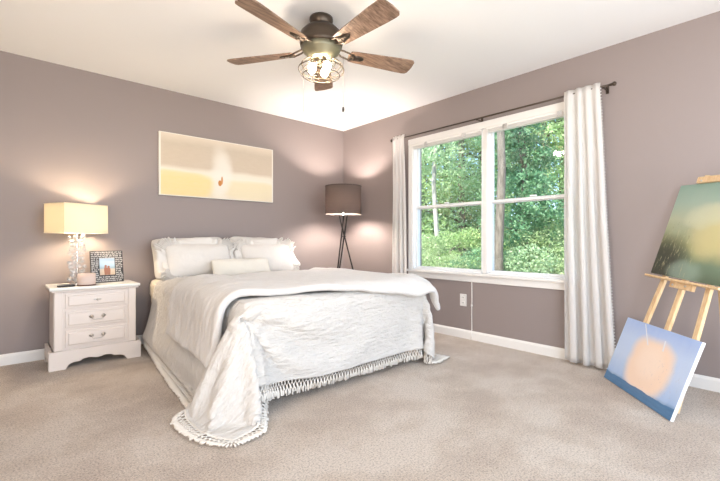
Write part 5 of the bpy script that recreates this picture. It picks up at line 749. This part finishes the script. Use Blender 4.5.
# ---------------------------------------------------------------- curtain rod and curtains
rod = thing('curtain_rod', 'thin dark metal curtain rod with ball finials above the window', 'curtain rod', (-.085, -2.09, 2.118))
bm = bmesh.new(); tube(bm, [(0, 1.10, 0), (0, -1.115, 0)], .0075, 12); obj('pole', bm, M['bronze'], rod, True)
for s_ in (1.115, -1.13):
    bm = bmesh.new(); ball(bm, (0, s_, 0), .016, 14); tube(bm, [(0, s_ * .97, 0), (0, s_ * .995, 0)], [.008, .012], 12); obj('finial', bm, M['bronze'], rod, True)
for s_ in (1.085, 0.0, -1.062):
    bm = bmesh.new(); box(bm, .079, .085, s_ - .011, s_ + .011, -.035, .030, .002); tube(bm, [(.082, s_, -.012), (.03, s_, -.012), (0, s_, -.010)], .005, 8)
    box(bm, -.010, .010, s_ - .008, s_ + .008, -.016, -.008, .002); obj('bracket', bm, M['bronze'], rod)
def curtain(label, y0t, y1t, y0b, y1b, folds, seed, pom_edge):
    """pleated panel on the rod; y0 = left edge, y1 = right edge; t top, b bottom"""
    c = thing('curtain', label, 'curtain', (-.085, (y0t + y1t) / 2, 2.118), 0, 'white curtain panels')
    nu, nv = int(folds * 24), 46; rnd = random.Random(seed); A = [rnd.uniform(.7, 1.25) for _ in range(folds + 2)]; Pz = [rnd.uniform(-.3, .3) for _ in range(folds + 2)]
    vs = []; zt, zb = .034, -2.100
    for j in range(nv + 1):
        v_ = j / nv; z = zt + (zb - zt) * v_
        k = max(0, (v_ - .03) / .97); amp = (.006 + .012 * min(1, k * 2.0) + .012 * k)
        if z > -.02: amp = .010
        for i in range(nu + 1):
            u = i / nu; f = u * folds
            yy = (y0t + (y1t - y0t) * u) * (1 - k) + (y0b + (y1b - y0b) * u) * k
            i0 = int(f); w = A[i0]
            ph = 2 * math.pi * (f + Pz[i0] * .3 * math.sin(math.pi * (f - i0)) + .25 * math.sin(2.2 * k + seed) * 0.6)
            x = amp * w * math.sin(ph) + .004 * noise.noise(Vector((u * 8, v_ * 5, seed)))
            yy += .008 * math.sin(ph * 2) * min(1, k * 2)
            # the pocket wraps in front of the rod
            if -.02 < z < .02: x = -.012 + .3 * x
            elif z >= .02: x = -.004 + x
            else: x = x - .012 * (1 - min(1, k * 4))
            vs.append((x, yy - (y0t + y1t) / 2, z))
    fs = [(j * (nu + 1) + i, j * (nu + 1) + i + 1, (j + 1) * (nu + 1) + i + 1, (j + 1) * (nu + 1) + i) for j in range(nv) for i in range(nu)]
    o = obj('panel', (vs, fs), M['curtain'], c, True); s = o.modifiers.new('t', 'SOLIDIFY'); s.thickness = .0015
    if pom_edge:
        bm = bmesh.new()
        for j in range(2, nv * 2):
            q = j / 2; a = Vector(vs[int(q) * (nu + 1) + nu]); b_ = Vector(vs[min(nv, int(q) + 1) * (nu + 1) + nu]); p = a.lerp(b_, q - int(q))
            ball(bm, p + Vector((0, -.004, 0)), .0055, 6)
        obj('pompom_trim', bm, M['curtain'], c, True)
curtain('white curtain panel at the left side of window behind the bed', -1.00, -1.175, -.99, -1.235, 3, 3, False)
curtain('white curtain panel with tufted edge at the right side of window', -2.872, -3.13, -2.872, -3.225, 4, 8, True)

# ---------------------------------------------------------------- easel and paintings by the window wall
ang = R(47); KL = .30
d_ = Vector((-math.cos(ang), -math.sin(ang), 0)); n_ = Vector((math.sin(ang), -math.cos(ang), 0)); U_ = Vector((0, 0, 1))
P0 = Vector((-.415, -3.565, .43)) + n_ * .040
up_ = (U_ + n_ * KL); upn = up_.normalized(); nor = upn.cross(d_).normalized()     # nor points back or front
if nor.dot(n_) > 0: nor = -nor                                                     # towards the viewer
def E_(s, z, off=0.0): return P0 + d_ * s + up_ * (z - .43) + nor * off
def beam(bm, a, b, w, t, side):
    a, b = Vector(a), Vector(b); ax = (b - a).normalized(); s = (side - ax * side.dot(ax)).normalized(); q = ax.cross(s)
    v = [bm.verts.new(p + s * i * w / 2 + q * j * t / 2) for p in (a, b) for i, j in ((-1, -1), (1, -1), (1, 1), (-1, 1))]
    fs = [bm.faces.new([v[i] for i in f]) for f in ((3, 2, 1, 0), (4, 5, 6, 7), (0, 1, 5, 4), (1, 2, 6, 5), (2, 3, 7, 6), (3, 0, 4, 7))]
    bmesh.ops.recalc_face_normals(bm, faces=fs)
    bmesh.ops.bevel(bm, geom=list({e for f in fs for e in f.edges}), offset=.002, segments=1, affect='EDGES')
base = Vector((E_(0, 0).x, E_(0, 0).y, 0))
ez = thing('easel', 'pine wood artist easel by the window wall holding a green painting', 'easel', base)
def epart(name, bm, m_=None, parent=None):
    bmesh.ops.translate(bm, verts=bm.verts, vec=-base); return obj(name, bm, m_ or M['pine'], parent or ez)
for s_ in (-1, 1):
    bm = bmesh.new(); beam(bm, E_((-.27, .215)[s_ > 0], .012, -.012), E_((-.06, .17)[s_ > 0], 1.38, -.012), .034, .020, d_); epart('leg', bm)
bm = bmesh.new(); beam(bm, E_(-.03, .20, -.012), E_(.06, 1.47, -.012), .036, .020, d_); epart('mast', bm)
bl_ = E_(.03, 1.20, -.04); ft = Vector((-.12, -3.84, 0)); ft.z = .012
bm = bmesh.new(); beam(bm, bl_, ft, .034, .020, d_); epart('rear_leg', bm)
bm = bmesh.new(); beam(bm, E_(-.24, .20, -.030), E_(.19, .20, -.030), .034, .016, upn); epart('lower_crossbar', bm)
bm = bmesh.new(); beam(bm, E_(-.275, .728, .018), E_(.31, .700, .018), .052, .014, nor); epart('canvas_tray', bm)
bm = bmesh.new(); beam(bm, E_(-.07, .695, .006), E_(.11, .686, .006), .040, .022, upn)
tb = epart('tray_clamp', bm); 
for q in (-.04, .06):
    bm = bmesh.new(); ball(bm, E_(q, .690, .020), .007, 8); epart('screw', bm, M['brass'], tb)
bm = bmesh.new(); beam(bm, E_(-.08, 1.342, .016), E_(.16, 1.325, .016), .040, .036, upn); tc = epart('top_clamp', bm)
for q in (-.04, .10):
    bm = bmesh.new(); ball(bm, E_(q, 1.332, .036), .006, 8); epart('screw', bm, M['brass'], tc)

m = mat('green_landscape_paint', (.3, .35, .25), .45); v = dist_vec(m, .22, 2.2); s = sep(m, v)
c = ramp(m, s[2], [(0, (.10, .14, .085)), (.16, (.16, .23, .15)), (.36, (.26, .28, .14)), (.62, (.44, .48, .34)), (.82, (.34, .45, .37)), (1, (.25, .38, .32))])
c = mixc(m, math_(m, 'MULTIPLY', blob(m, s, .78, .48, .34, .24, 2, .9), .9), c, (.62, .56, .28)); c = mixc(m, math_(m, 'MULTIPLY', blob(m, s, .55, .66, .26, .12, 2, .9), .8), c, (.60, .62, .44))
c = mixc(m, math_(m, 'MULTIPLY', blob(m, s, .08, .10, .40, .30, 2, .8), .9), c, (.035, .032, .02))
c = mixc(m, math_(m, 'MULTIPLY', blob(m, s, .5, .07, .25, .12, 2, .8), .6), c, (.30, .40, .33))
st = ramp(m, noisetex(m, coord(m, 'Generated', (1.6, 1, .35), (0, .25, 0)), 22, 3, .8), [(.56, (0, 0, 0)), (.66, (1, 1, 1))])
c = mixc(m, math_(m, 'MULTIPLY', math_(m, 'MULTIPLY', st, blob(m, s, .28, .26, .32, .30, 2, .7)), .65), c, (.55, .50, .30))
st2 = ramp(m, noisetex(m, coord(m, 'Generated', (1.3, 1, .8)), 16, 4, .8), [(.60, (0, 0, 0)), (.66, (1, 1, 1))])
c = mixc(m, math_(m, 'MULTIPLY', math_(m, 'MULTIPLY', st2, blob(m, s, .22, .52, .24, .12, 2, .7)), .8), c, (.07, .07, .03))
ln(m, c, bsdf(m).inputs['Base Color']); bump(m, noisetex(m, coord(m, 'Object'), 70, 4), .25, .003)
hc = .610; zc = .726 + hc / 2 / up_.length * 1.0
def frame_mat(center, dx, uz):
    x = dx.normalized(); z = (uz - x * uz.dot(x)).normalized(); y = z.cross(x)
    return Matrix(((x.x, y.x, z.x, center.x), (x.y, y.y, z.y, center.y), (x.z, y.z, z.z, center.z), (0, 0, 0, 1)))
d2 = (d_ - upn * .06).normalized(); cc = E_(.035, zc + .004, .020)
canvas('landscape_painting', 'green and yellow misty landscape canvas resting on the easel', .55, hc, .018, m, frame_mat(cc, d2, upn + d_ * .06))

m = mat('blue_glow_paint', (.4, .5, .8), .45); v = dist_vec(m, .10, 3); s = sep(m, v)
c = ramp(m, s[2], [(0, (.06, .15, .30)), (.12, (.08, .20, .42)), (.17, (.30, .46, .74)), (.45, (.52, .64, .86)), (.72, (.50, .63, .88)), (1, (.30, .44, .80))])
c = mixc(m, math_(m, 'MULTIPLY', noisetex(m, coord(m, 'Generated', (5, 1, .8)), 3, 4), .5), c, (.56, .66, .84))
c = mixc(m, blob(m, s, .54, .46, .28, .37, 3.2, .6), c, (.90, .70, .56))
c = mixc(m, math_(m, 'MULTIPLY', blob(m, s, .53, .52, .16, .22, 2, .9), .7), c, (.94, .78, .66))
tw = ramp(m, noisetex(m, coord(m, 'Generated', (2.6, 1, .7), (0, -.2, 0)), 13, 3, .8), [(.60, (0, 0, 0)), (.67, (1, 1, 1))])
c = mixc(m, math_(m, 'MULTIPLY', math_(m, 'MULTIPLY', tw, blob(m, s, .74, .30, .24, .30, 2, .7)), .6), c, (.42, .40, .50))
s0 = sep(m, coord(m, 'Generated'))
gr = math_(m, 'LESS_THAN', s[2], .13); c = mixc(m, math_(m, 'MULTIPLY', gr, .95), c, mixc(m, noisetex(m, coord(m, 'Generated', (1, 1, 5)), 8, 3), (.045, .13, .27), (.10, .24, .44)))
for (xa, za, xb, zb) in ((.30, .985, .44, .72), (.63, .86, .645, .72)):
    # thin white slanting strokes
    t = math_(m, 'DIVIDE', math_(m, 'SUBTRACT', za, s0[2]), za - zb)
    xl = math_(m, 'ADD', math_(m, 'MULTIPLY', t, xb - xa), xa)
    near = math_(m, 'LESS_THAN', math_(m, 'ABSOLUTE', math_(m, 'SUBTRACT', s0[0], xl)), .0085)
    ins = math_(m, 'MULTIPLY', math_(m, 'GREATER_THAN', t, 0.0), math_(m, 'LESS_THAN', t, 1.0))
    c = mixc(m, math_(m, 'MULTIPLY', near, ins), c, (.78, .80, .86))
ln(m, c, bsdf(m).inputs['Base Color']); bump(m, noisetex(m, coord(m, 'Object'), 70, 4), .2, .003)
BL = Vector((-.250, -3.202, 0)); BR = Vector((-.765, -3.673, 0)); dd = (BR - BL).normalized(); nn = Vector((-dd.y, dd.x, 0)); 
if nn.x < 0: nn = -nn
bu = (nn * .161 + U_ * .427); hb = bu.length
mm = frame_mat((BL + BR) / 2 + bu / 2 + Vector((0, 0, .004)), dd, bu)
canvas('glow_painting', 'blue canvas with a peach glow leaning on the easel legs, standing on carpet', (BR - BL).length, hb, .02, m, mm)

# ---------------------------------------------------------------- outdoors
gm = mat('forest_floor', (.13, .14, .05), .95); ln(gm, mixc(gm, noisetex(gm, coord(gm), 3, 5), (.08, .10, .03), (.24, .24, .09)), bsdf(gm).inputs['Base Color'])
n = 40; vs = []
for j in range(n + 1):
    for i in range(n + 1):
        x = .16 + i / n * 26; y = -14 + j / n * 30
        vs.append((x, y, -.35 + .10 * max(0, x - 2) + .12 * noise.noise(Vector((x * .5, y * .5, 0)))))
struct('ground', (vs, [(j * (n + 1) + i, j * (n + 1) + i + 1, (j + 1) * (n + 1) + i + 1, (j + 1) * (n + 1) + i) for j in range(n) for i in range(n)]), gm, True)
def gz(x, y): return -.35 + .10 * max(0, x - 2) + .12 * noise.noise(Vector((x * .5, y * .5, 0)))
def leafmat(name, a, b):
    m = mat(name, a, .5); nt = m.node_tree; v = coord(m)
    c = mixc(m, ramp(m, noisetex(m, v, 9, 3, .7), [(.35, (0, 0, 0)), (.65, (1, 1, 1))]), a, b); ln(m, c, bsdf(m).inputs['Base Color'])
    tl = nt.nodes.new('ShaderNodeBsdfTranslucent'); nt.links.new(c, tl.inputs[0]); mx = nt.nodes.new('ShaderNodeMixShader'); mx.inputs[0].default_value = .4
    nt.links.new(bsdf(m).outputs[0], mx.inputs[1]); nt.links.new(tl.outputs[0], mx.inputs[2]); nt.links.new(mx.outputs[0], nt.nodes['Material Output'].inputs[0]); return m
LM = {'mid': leafmat('mid_green_leaves', (.26, .44, .16), (.56, .70, .36)), 'dark': leafmat('ivy_leaves', (.09, .25, .12), (.30, .50, .28)),
      'lime': leafmat('lime_leaves', (.28, .44, .18), (.58, .68, .40)), 'teal': leafmat('blue_green_leaves', (.26, .45, .22), (.58, .72, .46))}
BK = wood('bark', (.10, .085, .065), (.26, .23, .19), (3, 3, .6), .9)
BKP = wood('pale_bark', (.30, .29, .25), (.52, .50, .45), (3, 3, .6), .9)
def leaves(seed, centers, count, size):
    """count leaves spread over blobs (cx,cy,cz,rx,rz); each leaf a bent rhombus"""
    rg = np.random.default_rng(seed); w = np.array([c[3] ** 2 * c[4] for c in centers]); w = w / w.sum()
    k = rg.choice(len(centers), count, p=w); C_ = np.array(centers)[k]
    v = rg.normal(size=(count, 3)); v /= np.linalg.norm(v, axis=1, keepdims=True); r = rg.uniform(.35, 1.0, (count, 1)) ** .5
    p = C_[:, :3] + v * r * np.stack([C_[:, 3], C_[:, 3], C_[:, 4]], 1)
    a = rg.normal(size=(count, 3)); a[:, 2] -= .3; a /= np.linalg.norm(a, axis=1, keepdims=True)
    b = np.cross(a, rg.normal(size=(count, 3)) + v); b /= np.linalg.norm(b, axis=1, keepdims=True) + 1e-9; nrm = np.cross(a, b)
    s = size * rg.uniform(.6, 1.3, (count, 1))
    V = np.stack([p - a * s, p + b * s * .42 + nrm * s * .1, p + a * s, p - b * s * .42 + nrm * s * .1], 1).reshape(-1, 3)
    F_ = np.arange(count * 4).reshape(-1, 4); return V, F_
def fast(name, V, F_, m, parent):
    me = bpy.data.meshes.new(name); me.vertices.add(len(V)); me.vertices.foreach_set('co', V.astype(np.float32).ravel())
    me.loops.add(F_.size); me.loops.foreach_set('vertex_index', F_.astype(np.int32).ravel()); me.polygons.add(len(F_)); me.polygons.foreach_set('loop_start', (np.arange(len(F_)) * 4).astype(np.int32))
    me.update(calc_edges=True); me.materials.append(m); o = bpy.data.objects.new(name, me); COL.objects.link(o); o.parent = parent; return o
CP = Vector((-3.424, -4.163, 0))
def at(px, depth):
    fr_ = Vector((math.cos(R(48.2)), math.sin(R(48.2)), 0)); rt_ = Vector((math.sin(R(48.2)), -math.cos(R(48.2)), 0))
    return CP + (fr_ + rt_ * ((px - 360) / 400)) * depth
def tree(label, px, depth, h, r, tr, kind, count, size, group, bark=None, low=.25, kindname='tree', seed=1):
    p = at(px, depth); z = gz(p.x, p.y)
    t = thing(kindname, label, 'tree' if kindname == 'tree' else 'shrub', (p.x, p.y, z - .03), 0, group); rnd = random.Random(seed)
    bm = bmesh.new(); pts = [(0, 0, 0)]
    for k in range(1, 7): pts.append((rnd.uniform(-.04, .04) * k / 2, rnd.uniform(-.04, .04) * k / 2, h * .92 * k / 6))
    tube(bm, pts, [tr * (1 - .11 * k) for k in range(7)], 10)
    if kindname == 'tree':
        for k in range(9):
            a = rnd.uniform(0, 6.28); zz = h * rnd.uniform(low + .05, .85); L_ = r * rnd.uniform(.5, .9)
            tube(bm, [(0, 0, zz), (L_ * .5 * math.cos(a), L_ * .5 * math.sin(a), zz + L_ * .22), (L_ * math.cos(a), L_ * math.sin(a), zz + L_ * .3)], [tr * .3, tr * .2, tr * .08], 6)
    obj('trunk', bm, bark or BK, t, True)
    cs = []
    nb = max(14, int(h * 9))
    for k in range(nb):
        a = rnd.uniform(0, 6.28); q = rnd.random(); zz = h * (low + (1.02 - low) * q); rad = r * (1 - .45 * q) * math.sqrt(rnd.random()) * .85
        cs.append((rad * math.cos(a), rad * math.sin(a), zz, r * rnd.uniform(.30, .60), r * rnd.uniform(.18, .38)))
    if low <= .02:
        for k in range(22): cs.append((rnd.uniform(-.12, .12), rnd.uniform(-.12, .12), h * (k + .5) / 22, .40, .30))
    V, F_ = leaves(seed, cs, count, size); fast('foliage', V, F_, LM[kind], t)
G1 = 'trees behind the back garden'
tree('tall tree wrapped in dark green ivy behind the right window', 524, 7.6, 7.5, .85, .10, 'dark', 46000, .038, G1, low=.02, seed=21)
tree('slim pale-barked tree behind the left window', 436, 9.0, 8, .9, .06, 'teal', 5000, .05, G1, BKP, .35, seed=22)
tree('thin brown-barked tree beside the window mullion', 499, 6.6, 8, .8, .085, 'mid', 4000, .05, G1, BK, .62, seed=23)
rr_ = random.Random(9)
descr = ['leafy green tree at the far left edge of the view outside', 'blue-green tree left of the pale trunk outside', 'bright green tree right of the pale trunk outside', 'tall bushy tree in the middle of the left window view',
         'mid green tree left of the window mullion, far back', 'mid green tree behind the ivy-covered one', 'light green tree right of the ivy-covered one', 'bright tree at the right edge of the right window view', 'far green tree seen behind the right curtain edge']
for k, (px, kd) in enumerate(zip((404, 424, 446, 462, 480, 508, 545, 562, 590), ('mid', 'teal', 'lime', 'teal', 'mid', 'teal', 'mid', 'lime', 'teal'))):
    tree(descr[k], px, 12.2 + (k % 3) * 1.3, 7.6 + (k % 2), 1.75, .13, kd, 19000, .055, G1, low=.04, seed=40 + k)
ds = ['lime green shrub low at the left of the left window view', 'pale yellow-green shrub under the pale tree', 'low leafy shrub in the middle of the left window view', 'dark low shrub just left of the window mullion', 'low shrub at the foot of the brown tree',
      'green shrub at the foot of the ivy-covered tree', 'lime shrub at the lower right of the right window view', 'low yellow-green shrub by the right curtain']
for k, (px, dp, kd) in enumerate(((418, 8.2, 'lime'), (436, 7.4, 'lime'), (455, 8.4, 'mid'), (474, 7.5, 'dark'), (496, 7.4, 'mid'), (520, 6.9, 'teal'), (545, 7.2, 'lime'), (568, 6.6, 'lime'))):
    tree(ds[k], px, dp, 1.25 - (k % 2) * .3, .75, .03, kd, 8000, .028, 'shrubs outside the window', low=.03, kindname='shrub', seed=60 + k)
